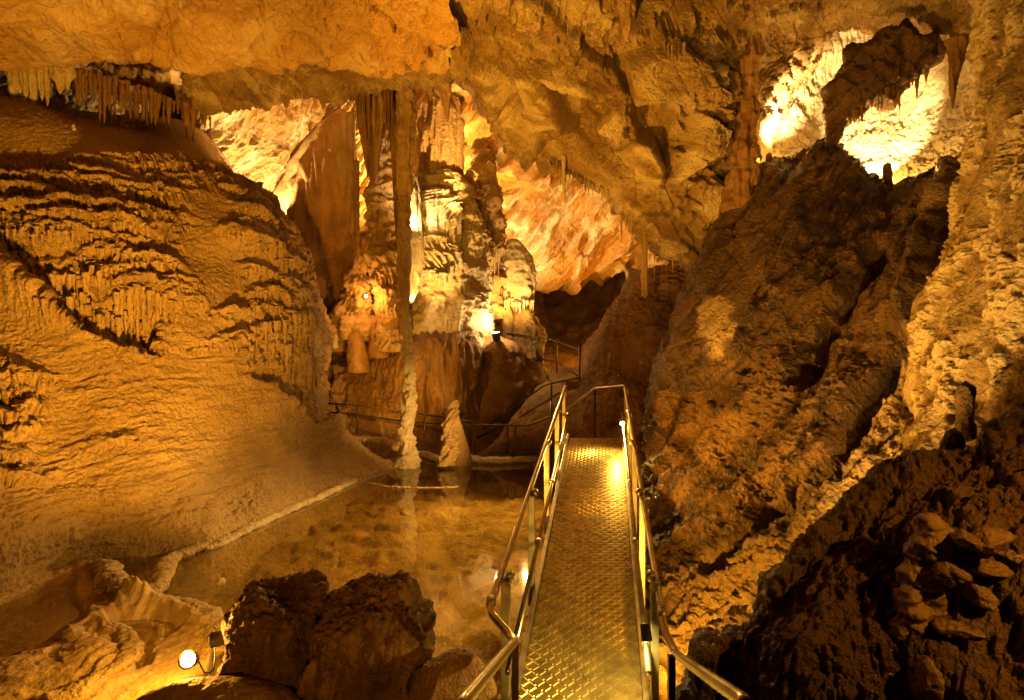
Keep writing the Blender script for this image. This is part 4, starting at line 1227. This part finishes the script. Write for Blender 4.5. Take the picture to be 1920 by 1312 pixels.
standing('flowstone_lobe', [(1745, 960, 14), (1752, 985, 24), (1752, 1030, 32), (1740, 1075, 34), (1720, 1110, 30), (1712, 1150, 34), (1706, 1200, 30), (1700, 1260, 34), (1700, 1330, 40)], 2.5, 'wet',
         'smooth wet tan flowstone lobes bulging from the dark foreground rock', 'flowstone', lump=.05, lumpw=.10, dr=.9, tier=.02, tierh=.13, fine=.006, step=.008, seg=90)

for x0, x1, y0, y1 in [(1826, 1880, 996, 1032), (1832, 1890, 1054, 1072), (1795, 1820, 999, 1020), (1862, 1922, 1120, 1166), (1770, 1824, 1168, 1188), (1846, 1900, 1216, 1238), (1876, 1920, 1026, 1048), (1816, 1850, 1096, 1128), (1716, 1750, 1240, 1306), (1800, 1850, 1270, 1300), (1770, 1800, 1060, 1090), (1880, 1925, 1270, 1304)]:
    dd = 2.36
    V = boulder(P((x0 + x1) / 2, (y0 + y1) / 2, dd), ((x1 - x0) / 2 * dd / F * 1.25, .07, (y1 - y0) / 2 * dd / F * 1.35), x0, 14, (40, 56), .10)
    body('knob', V, M['wet'], parent=bpy.context.scene.objects['foreground_rock'])['label'] = 'smooth wet brown flowstone knob'

# ------------------------------------------------------------------ boulders in the pool
b1 = boulder(P(520, 1240, 4.42), (.44, .40, .62), 4, 7, rot=.15, rough=.09, cut=(.85, 1.1), flat=((.05, -.1, 1, .80), (-.3, -1, .15, .78), (-1, -.2, .25, .86), (1, 0, .1, .84), (-.7, -.2, .8, .92), (.5, -.9, .3, .9)))
body('boulder', b1, M['boulder'], 'dark brown boulder in the pool, the left one of two, by the floor lamp', 'boulder', base=0)
b2 = boulder(P(693, 1245, 4.25), (.44, .40, .60), 12, 7, rot=-.1, rough=.09, cut=(.85, 1.1), flat=((-.1, -.12, 1, .82), (.25, -1, .12, .78), (-1, -.1, .1, .82), (1, -.1, -.12, .84), (.6, -.1, .9, .92), (-.3, -.4, .9, .86)))
body('boulder', b2, M['boulder'], 'dark brown boulder in the pool with a mossy right side, nearer the walkway', 'boulder', base=0)
b3 = boulder(P(577, 1120, 4.7), (.14, .14, .20), 21, 12)
body('boulder', b3, M['boulder'], 'small pointed dark stone behind the two boulders, the left one', 'boulder', base=0)
b4 = boulder(P(672, 1125, 4.6), (.24, .2, .16), 23, 12)
body('boulder', b4, M['boulder'], 'flat dark stone behind the two boulders, the right one', 'boulder', base=0)
b5 = boulder(P(380, 1385, 3.75), (.62, .45, .24), 31, 10, rough=.03)
body('boulder', b5, M['brown'], 'smooth brown rock at the bottom edge left of the dark boulders', 'boulder', base=0)
b6 = boulder(P(842, 1300, 3.9), (.27, .25, .24), 33, 10, rough=.03)
body('boulder', b6, M['brown'], 'rounded brown rock at the bottom edge beside the walkway', 'boulder', base=0)
b7 = boulder(P(411, 1091, 6.75), (.06, .05, .045), 35, 10, (30, 40))
body('stone', b7, M['calcite'], 'small white stone lying alone in the shallow pool', 'stone', base=0)


# ------------------------------------------------------------------ rimstone dams
def dam(pxs, r, label, zt=-2.70, name='rimstone_dam', seed=0, mat='rim', amp=.32):
    pts = []
    for k, q in enumerate(pxs):
        x, y = q[:2]
        d = -zt * F / (y - 656)
        rr = (q[2] if len(q) > 2 else r)
        pts.append((*P(x, y, d), rr))
    V = sweep(pts, 40, int(80 + 60 * len(pxs)), seed, amp, .16, .62)
    V = V + .012 * np.stack([noise(V / .035, 31), noise(V / .035, 32), noise(V / .035, 33)], -1)
    return body(name, V, M[mat], label, 'rimstone', 'rimstone dams round the pool', base=0)


dam([(385, 1018, .07), (345, 1036, .10), (315, 1052, .11), (306, 1078, .11), (290, 1105, .11), (268, 1124, .07)], .1, 'thick straight rimstone dam from the slope into the pool', seed=1)
dam([(168, 1058, .05), (195, 1062, .14), (205, 1082, .14), (228, 1102, .12), (246, 1122, .10)], .11, 'blocky rimstone dam ending in a squared lump by the slope', seed=2, zt=-2.62)
dam([(238, 1118, .07), (290, 1126, .09), (345, 1134, .11), (388, 1156, .13), (408, 1188, .12), (402, 1222, .08)], .1, 'curved rimstone dam round the small basin by the floor lamp', seed=3)
dam([(246, 1120, .08), (205, 1142, .08), (165, 1162, .08), (130, 1184, .06)], .08, 'narrow rimstone dam running left from where the dams meet', seed=4, zt=-2.66)
dam([(175, 1160, .05), (215, 1178, .07), (238, 1200, .09), (243, 1226, .09), (215, 1252, .08), (160, 1285, .08), (90, 1318, .06)], .08, 'snaking rimstone dam along the bottom left floor', seed=5, zt=-2.64)
dam([(215, 1168, .025), (260, 1166, .03), (298, 1172, .03), (300, 1195, .03), (290, 1222, .025)], .03, 'thin crusted rim inside the small basin', seed=6, zt=-2.74)
dam([(735, 872, .05), (700, 884, .08), (610, 926, .09), (495, 976, .09), (420, 1014, .09), (385, 1028, .05)], .08, 'pale crust along the water line of the flowstone slope', seed=7, zt=-2.735, mat='calcite')
dam([(690, 905, .02), (740, 912, .03), (800, 914, .03), (860, 912, .02)], .03, 'thin crust line lying at the water surface before the column', seed=8, zt=-2.76)
dam([(742, 868, .1), (790, 852, .16), (812, 856, .14), (835, 864, .13), (860, 856, .12)], .12, 'lumpy rimstone between the column and the ragged stalagmite', seed=9, zt=-2.72)
dam([(868, 852, .1), (890, 860, .13), (930, 862, .13), (975, 860, .12), (1040, 858, .12), (1090, 862, .1)], .12, 'pale rimstone dam along the back of the pool before the path', seed=10, zt=-2.68, mat='calcite')
dam([(600, 815, .1), (660, 822, .13), (715, 826, .15), (745, 838, .12)], .12, 'brown rimstone ledge below the path railing left of the column', seed=11, zt=-2.3, mat='tan')


# ------------------------------------------------------------------ walkway
def vadd(a, b, s=1.0):
    return tuple(p + s * q for p, q in zip(a, b))


DIR = np.array([.165, 1.0, .175])                       # along the ramp per metre of distance
L0 = np.array(P(972, 1312, 3.94))
R0 = np.array(P(1205, 1312, 3.94))
LEN = np.linalg.norm(DIR)
UPV = np.array([0, 0, 1.0])


def ramp(d, s, h=0.0):
    """A point of the ramp: distance d, 0..1 from its left to its right edge, h above the deck."""
    return L0 + (R0 - L0) * s + DIR * (d - 3.94) + UPV * h


class MB:
    def __init__(self):
        self.v, self.q = [], []

    def box8(self, c):
        """Eight corners: bottom four then top four, both counter-clockwise."""
        b = len(self.v)
        self.v += [tuple(p) for p in c]
        for f in ((3, 2, 1, 0), (4, 5, 6, 7), (0, 1, 5, 4), (1, 2, 6, 5), (2, 3, 7, 6), (3, 0, 4, 7)):
            self.q.append([b + i for i in f])

    def build(self, name, mat, parent=None, smooth=False, bevel=0):
        o = link(name, raw_mesh(name, np.array(self.v), self.q, smooth=smooth), mat, parent)
        if bevel:
            mo = o.modifiers.new('bevel', 'BEVEL')
            mo.width = bevel
            mo.segments = 2
        return o


def tube(pts, r, n=14, cap=True):
    pts = np.array(pts, float)
    T_ = np.zeros_like(pts)
    T_[0] = pts[1] - pts[0]
    T_[-1] = pts[-1] - pts[-2]
    for i in range(1, len(pts) - 1):
        a = pts[i] - pts[i - 1]
        b = pts[i + 1] - pts[i]
        T_[i] = a / np.linalg.norm(a) + b / np.linalg.norm(b)
    T_ /= np.linalg.norm(T_, axis=1)[:, None]
    ref = np.array([0, 0, 1.0]) if abs(T_[0][2]) < .9 else np.array([1.0, 0, 0])
    V = []
    s = np.cross(T_[0], ref)
    for i in range(len(pts)):
        s = s - T_[i] * (s @ T_[i])
        s /= np.linalg.norm(s)
        u = np.cross(s, T_[i])
        th = np.linspace(0, 2 * math.pi, n, endpoint=False)
        V.append(pts[i] + r * (np.cos(th)[:, None] * s + np.sin(th)[:, None] * u))
    V = np.array(V)
    if cap:
        V = np.concatenate([V[:1] * .0 + V[0].mean(0), V, V[-1:] * .0 + V[-1].mean(0)])
    return V


def smooth_path(pts, rad=.08, k=6):
    """Round the corners of a polyline."""
    pts = [np.array(p, float) for p in pts]
    out = [pts[0]]
    for a, b, c in zip(pts[:-2], pts[1:-1], pts[2:]):
        la, lc = np.linalg.norm(a - b), np.linalg.norm(c - b)
        r = min(rad, la * .45, lc * .45)
        p0, p1 = b + (a - b) / la * r, b + (c - b) / lc * r
        for t in np.linspace(0, 1, k):
            out.append((1 - t) ** 2 * p0 + 2 * t * (1 - t) * b + t * t * p1)
    out.append(pts[-1])
    return out


def pipe(name, pts, r, mat, parent=None, n=14):
    V = tube(pts, r, n)
    return link(name, raw_mesh(name, V, grid_quads(len(V), n, True)), mat, parent)


walk = empty('walkway', tuple(ramp(3.94, .5)), 'steel walkway ramp with tread plate deck and tube handrails crossing the pool', 'walkway')
d0, d1, dm = 3.3, 9.46, 7.05
# deck: two plates with a seam, raised basket weave lozenges
for a, b, nm in ((d0, dm - .01, 'deck'), (dm + .01, d1, 'deck')):
    mb = MB()
    sag = 0
    mb.box8([ramp(a, 0, -.02), ramp(a, 1, -.02), ramp(b, 1, -.02), ramp(b, 0, -.02), ramp(a, 0), ramp(a, 1), ramp(b, 1), ramp(b, 0)])
    across = (R0 - L0) / np.linalg.norm(R0 - L0)
    along = DIR / LEN
    pit = .052
    W_ = np.linalg.norm(R0 - L0)
    na, nl = int(W_ / pit), int((b - a) * LEN / pit)
    base = ramp(a, 0)
    nrm = np.cross(across, along)
    hh = .006
    for i in range(na):
        for j in range(nl):
            c = base + across * (i + .5) * W_ / na + along * (j + .5) * (b - a) * LEN / nl
            ang = math.radians(45 if (i + j) % 2 else -45)
            u = across * math.cos(ang) + along * math.sin(ang)
            w_ = np.cross(nrm, u)
            lu, lw = pit * .60, pit * .24
            bb = [c - u * lu - w_ * lw, c + u * lu - w_ * lw, c + u * lu + w_ * lw, c - u * lu + w_ * lw]
            tt = [c - u * lu * .8 - w_ * lw * .55 + nrm * hh, c + u * lu * .8 - w_ * lw * .55 + nrm * hh, c + u * lu * .8 + w_ * lw * .55 + nrm * hh, c - u * lu * .8 + w_ * lw * .55 + nrm * hh]
            mb.box8(bb + tt)
    mb.build(nm, M['plate'], walk)
dk = [o for o in S.objects if o.name.startswith('deck')]
for side, s, sg in (('l', 0.0, -1), ('r', 1.0, 1)):
    off = sg * .05 / np.linalg.norm(R0 - L0)
    # stringer angle along the deck edge
    mb = MB()
    s0, s1 = s + sg * .004, s + sg * .05
    lo_, hi_ = min(s0, s1), max(s0, s1)
    mb.box8([ramp(d0, lo_, -.12), ramp(d0, hi_, -.12), ramp(d1 + .05, hi_, -.12), ramp(d1 + .05, lo_, -.12), ramp(d0, lo_, .06), ramp(d0, hi_, .06), ramp(d1 + .05, hi_, .06), ramp(d1 + .05, lo_, .06)])
    mb.build('stringer', M['steel'], walk, bevel=.004)
    # posts
    for k, d in enumerate((3.9, 5.25, 6.6, 7.95, 9.3)):
        sA, sB = s + sg * .06, s + sg * .125
        lo_, hi_ = min(sA, sB), max(sA, sB)
        t0, t1 = d - .03, d + .03
        hh = .86
        mb = MB()
        B4 = [ramp(t0, lo_), ramp(t0, hi_), ramp(t1, hi_), ramp(t1, lo_)]
        zb = B4[0][2] - .15
        mb.box8([np.array([p[0], p[1], zb]) for p in B4] + [np.array([p[0], p[1], p[2] + hh]) for p in B4])
        mb.build('post', M['steel'], walk, bevel=.004)
    sr = s + sg * .09
    # mid rail
    pipe('mid_rail', [ramp(3.62, s + sg * .02, .43), ramp(9.42, s + sg * .02, .43)], .021, M['rail'], walk)
    for d in (3.9, 5.25, 6.6, 7.95, 9.3):
        for q_, h_, r_ in ((s + sg * .06, .885, .031), (s + sg * .02, .43, .027)):
            pipe('clamp', [ramp(d - .03, q_, h_), ramp(d + .03, q_, h_)], r_, M['steel'], walk, 12)
# handrails with their bends towards the viewer
hr = [P(860, 1330, 1.62), P(868, 1315, 1.67), P(966, 1200, 3.3), P(921, 1150, 3.5), P(921, 1128, 3.6), tuple(ramp(9.40, -.06, .885))]
hr += [vadd(hr[-1], (0, .05, -.25)), ]
pipe('handrail', smooth_path(hr, .10), .024, M['rail'], walk)
hr = [P(1400, 1322, 1.62), P(1392, 1312, 1.67), P(1268, 1226, 3.3), P(1245, 1180, 3.5), P(1241, 1150, 3.62), tuple(ramp(9.40, 1.06, .885)), P(1115, 727, 10.3), P(1062, 768, 11.3), P(990, 797, 12.6)]
pipe('handrail', smooth_path(hr, .08), .024, M['rail'], walk)
for a_, b_ in ((P(921, 1120, 3.63), P(921, 1136, 3.57)), (P(1241, 1143, 3.65), P(1242, 1158, 3.59))):
    pipe('sleeve', [a_, b_], .031, M['steel'], walk, 14)
for (x, y) in ((966, 1205), (1259, 1228)):
    a = P(x, y, 3.28)
    mb = MB()
    mb.box8([(a[0] - .02, a[1] - .02, a[2] - 1.3), (a[0] + .02, a[1] - .02, a[2] - 1.3), (a[0] + .02, a[1] + .02, a[2] - 1.3), (a[0] - .02, a[1] + .02, a[2] - 1.3),
             (a[0] - .02, a[1] - .02, a[2]), (a[0] + .02, a[1] - .02, a[2]), (a[0] + .02, a[1] + .02, a[2]), (a[0] - .02, a[1] + .02, a[2])])
    mb.build('stair_post', M['iron'], walk, bevel=.004)

# railing of the path behind
G3 = 'dark tube railings of the cave path'


def railing(runs, posts, label, r=.022, mat='iron'):
    a = P(*runs[0][0])
    E = empty('path_railing', (a[0], a[1], a[2] - 1), label, 'railing', G3)
    inv = E.matrix_basis.copy()
    inv = Matrix.Translation(E.location).inverted()
    for run in runs:
        o = pipe('rail', smooth_path([P(*q) for q in run], .15), r, M[mat], E, 8)
        o.matrix_parent_inverse = inv
    for x, y0, y1, d in posts:
        o = pipe('post', [P(x, y0, d), P(x, y1, d)], r * 1.05, M[mat], E, 8)
        o.matrix_parent_inverse = inv


railing([[(600, 754, 14.6), (665, 758, 14.5), (765, 772, 14.2), (890, 789, 13.9)], [(605, 771, 14.6), (665, 775, 14.5), (765, 790, 14.2), (890, 796, 13.9), (990, 797, 12.7)]],
        [(670, 758, 815, 14.5), (796, 776, 828, 14.1), (890, 789, 850, 13.9), (952, 797, 850, 13.2), (966, 797, 855, 12.9), (1034, 752, 810, 11.6)],
        'low dark railing behind the pool, passing behind the tall column')
railing([[(905, 805, 15.2), (960, 766, 14.6), (1022, 720, 13.6), (1088, 707, 13)], [(895, 820, 15.2), (960, 790, 14.4), (1050, 735, 13)]],
        [(1087, 640, 745, 13.4), (1034, 715, 770, 13.4)],
        'dark railing climbing the path steps left of the walkway end')
railing([[(950, 626, 17.6), (1012, 633, 17), (1045, 641, 16.6), (1086, 657, 16), (1110, 661, 15.6)], [(1012, 672, 17), (1046, 677, 16.4), (1088, 707, 15)]],
        [(1011, 632, 672, 17), (1044, 640, 714, 16.6), (1115, 728, 818, 10.4)],
        'thin railing far up the path before the dark passage')
st = boulder(P(1088, 716, 13.6), (.42, .3, .14), 51, 8, (40, 50), .02)
mb = MB()
a = P(1060, 722, 14.2)
b = P(1102, 712, 13.6)
mb.box8([(a[0], a[1], a[2] - .3), (b[0], a[1], a[2] - .3), (b[0], a[1] + .8, a[2] - .3), (a[0], a[1] + .8, a[2] - .3), (a[0], a[1], a[2] + .12), (b[0], a[1], a[2] + .12), (b[0], a[1] + .8, a[2] + .12), (a[0], a[1] + .8, a[2] + .12)])
o = mb.build('stone_step', M['slope'], bevel=.03)
tag(o, 'dark edged step where the path climbs behind the walkway', 'step')


# ------------------------------------------------------------------ lamps
def lamp_can(loc, direction, length, rad, label, glow='glow', group='floodlights of the cave', body_mat='black'):
    d_ = np.array(direction, float)
    d_ /= np.linalg.norm(d_)
    loc = np.array(loc)
    E = empty('floodlight', tuple(loc - d_ * length), label, 'lamp', group)
    inv = Matrix.Translation(E.location).inverted()
    side = np.cross(d_, [0, 0, 1.0])
    prof = [(-length, .5 * rad), (-length * .95, rad * .9), (-.03 * length, rad), (0, rad * 1.08), (0.0, rad * .86), (-.06 * length, rad * .8)]
    V = []
    s = side / np.linalg.norm(side)
    u = np.cross(s, d_)
    th = np.linspace(0, 2 * math.pi, 24, endpoint=False)
    for t_, r_ in prof:
        V.append(loc + d_ * t_ + r_ * (np.cos(th)[:, None] * s + np.sin(th)[:, None] * u))
    V = np.array(V)
    V = np.concatenate([V[:1] * 0 + V[0].mean(0), V])
    h = link('housing', raw_mesh('housing', V, grid_quads(len(V), 24, True)), M[body_mat], E)
    h.matrix_parent_inverse = inv
    V = np.array([loc - d_ * .05 * length + r_ * (np.cos(th)[:, None] * s + np.sin(th)[:, None] * u) for r_ in (rad * .82, rad * .4, .0001)])
    V[-1] += d_ * rad * .12
    V[1] += d_ * rad * .09
    g_ = link('lens', raw_mesh('lens', V, grid_quads(3, 24, True)), M[glow], E)
    g_.matrix_parent_inverse = inv
    return E


fl_lamp = lamp_can(P(352, 1236, 4.38), (.25, -1, .5), .12, .062, 'glaring small floodlight on the floor by the dark boulders')
pipe('cable', smooth_path([P(356, 1236, 4.46), P(372, 1238, 4.5), P(384, 1262, 4.4), P(400, 1258, 4.42), P(404, 1220, 4.52), P(402, 1205, 4.56)], .06), .006, M['black'], fl_lamp, 8)
lamp_can(P(398, 1199, 4.5), (-1, -.1, -.18), .17, .058, 'black cylinder lamp leaning on the dark boulder, pointing left', 'black')
lamp_can(P(686, 556, 15.4), (.1, -1, 0), .12, .045, 'tiny bright lamp on the orange lit rock')
lamp_can(P(929, 624, 15.6), (-.2, -.22, 1), .25, .12, 'bright floodlight on top of the rust brown rock mound')
lamp_can(P(1167, 793, 8.75), (0, -1, -.25), .09, .045, 'small round lamp at the far end of the walkway', 'glow2', 'lamps on the walkway posts')
lamp_can(P(1213, 1200, 3.56), (.05, -.35, -1), .10, .034, 'small lamp under the near end of the right mid rail', 'glow', 'lamps on the walkway posts')
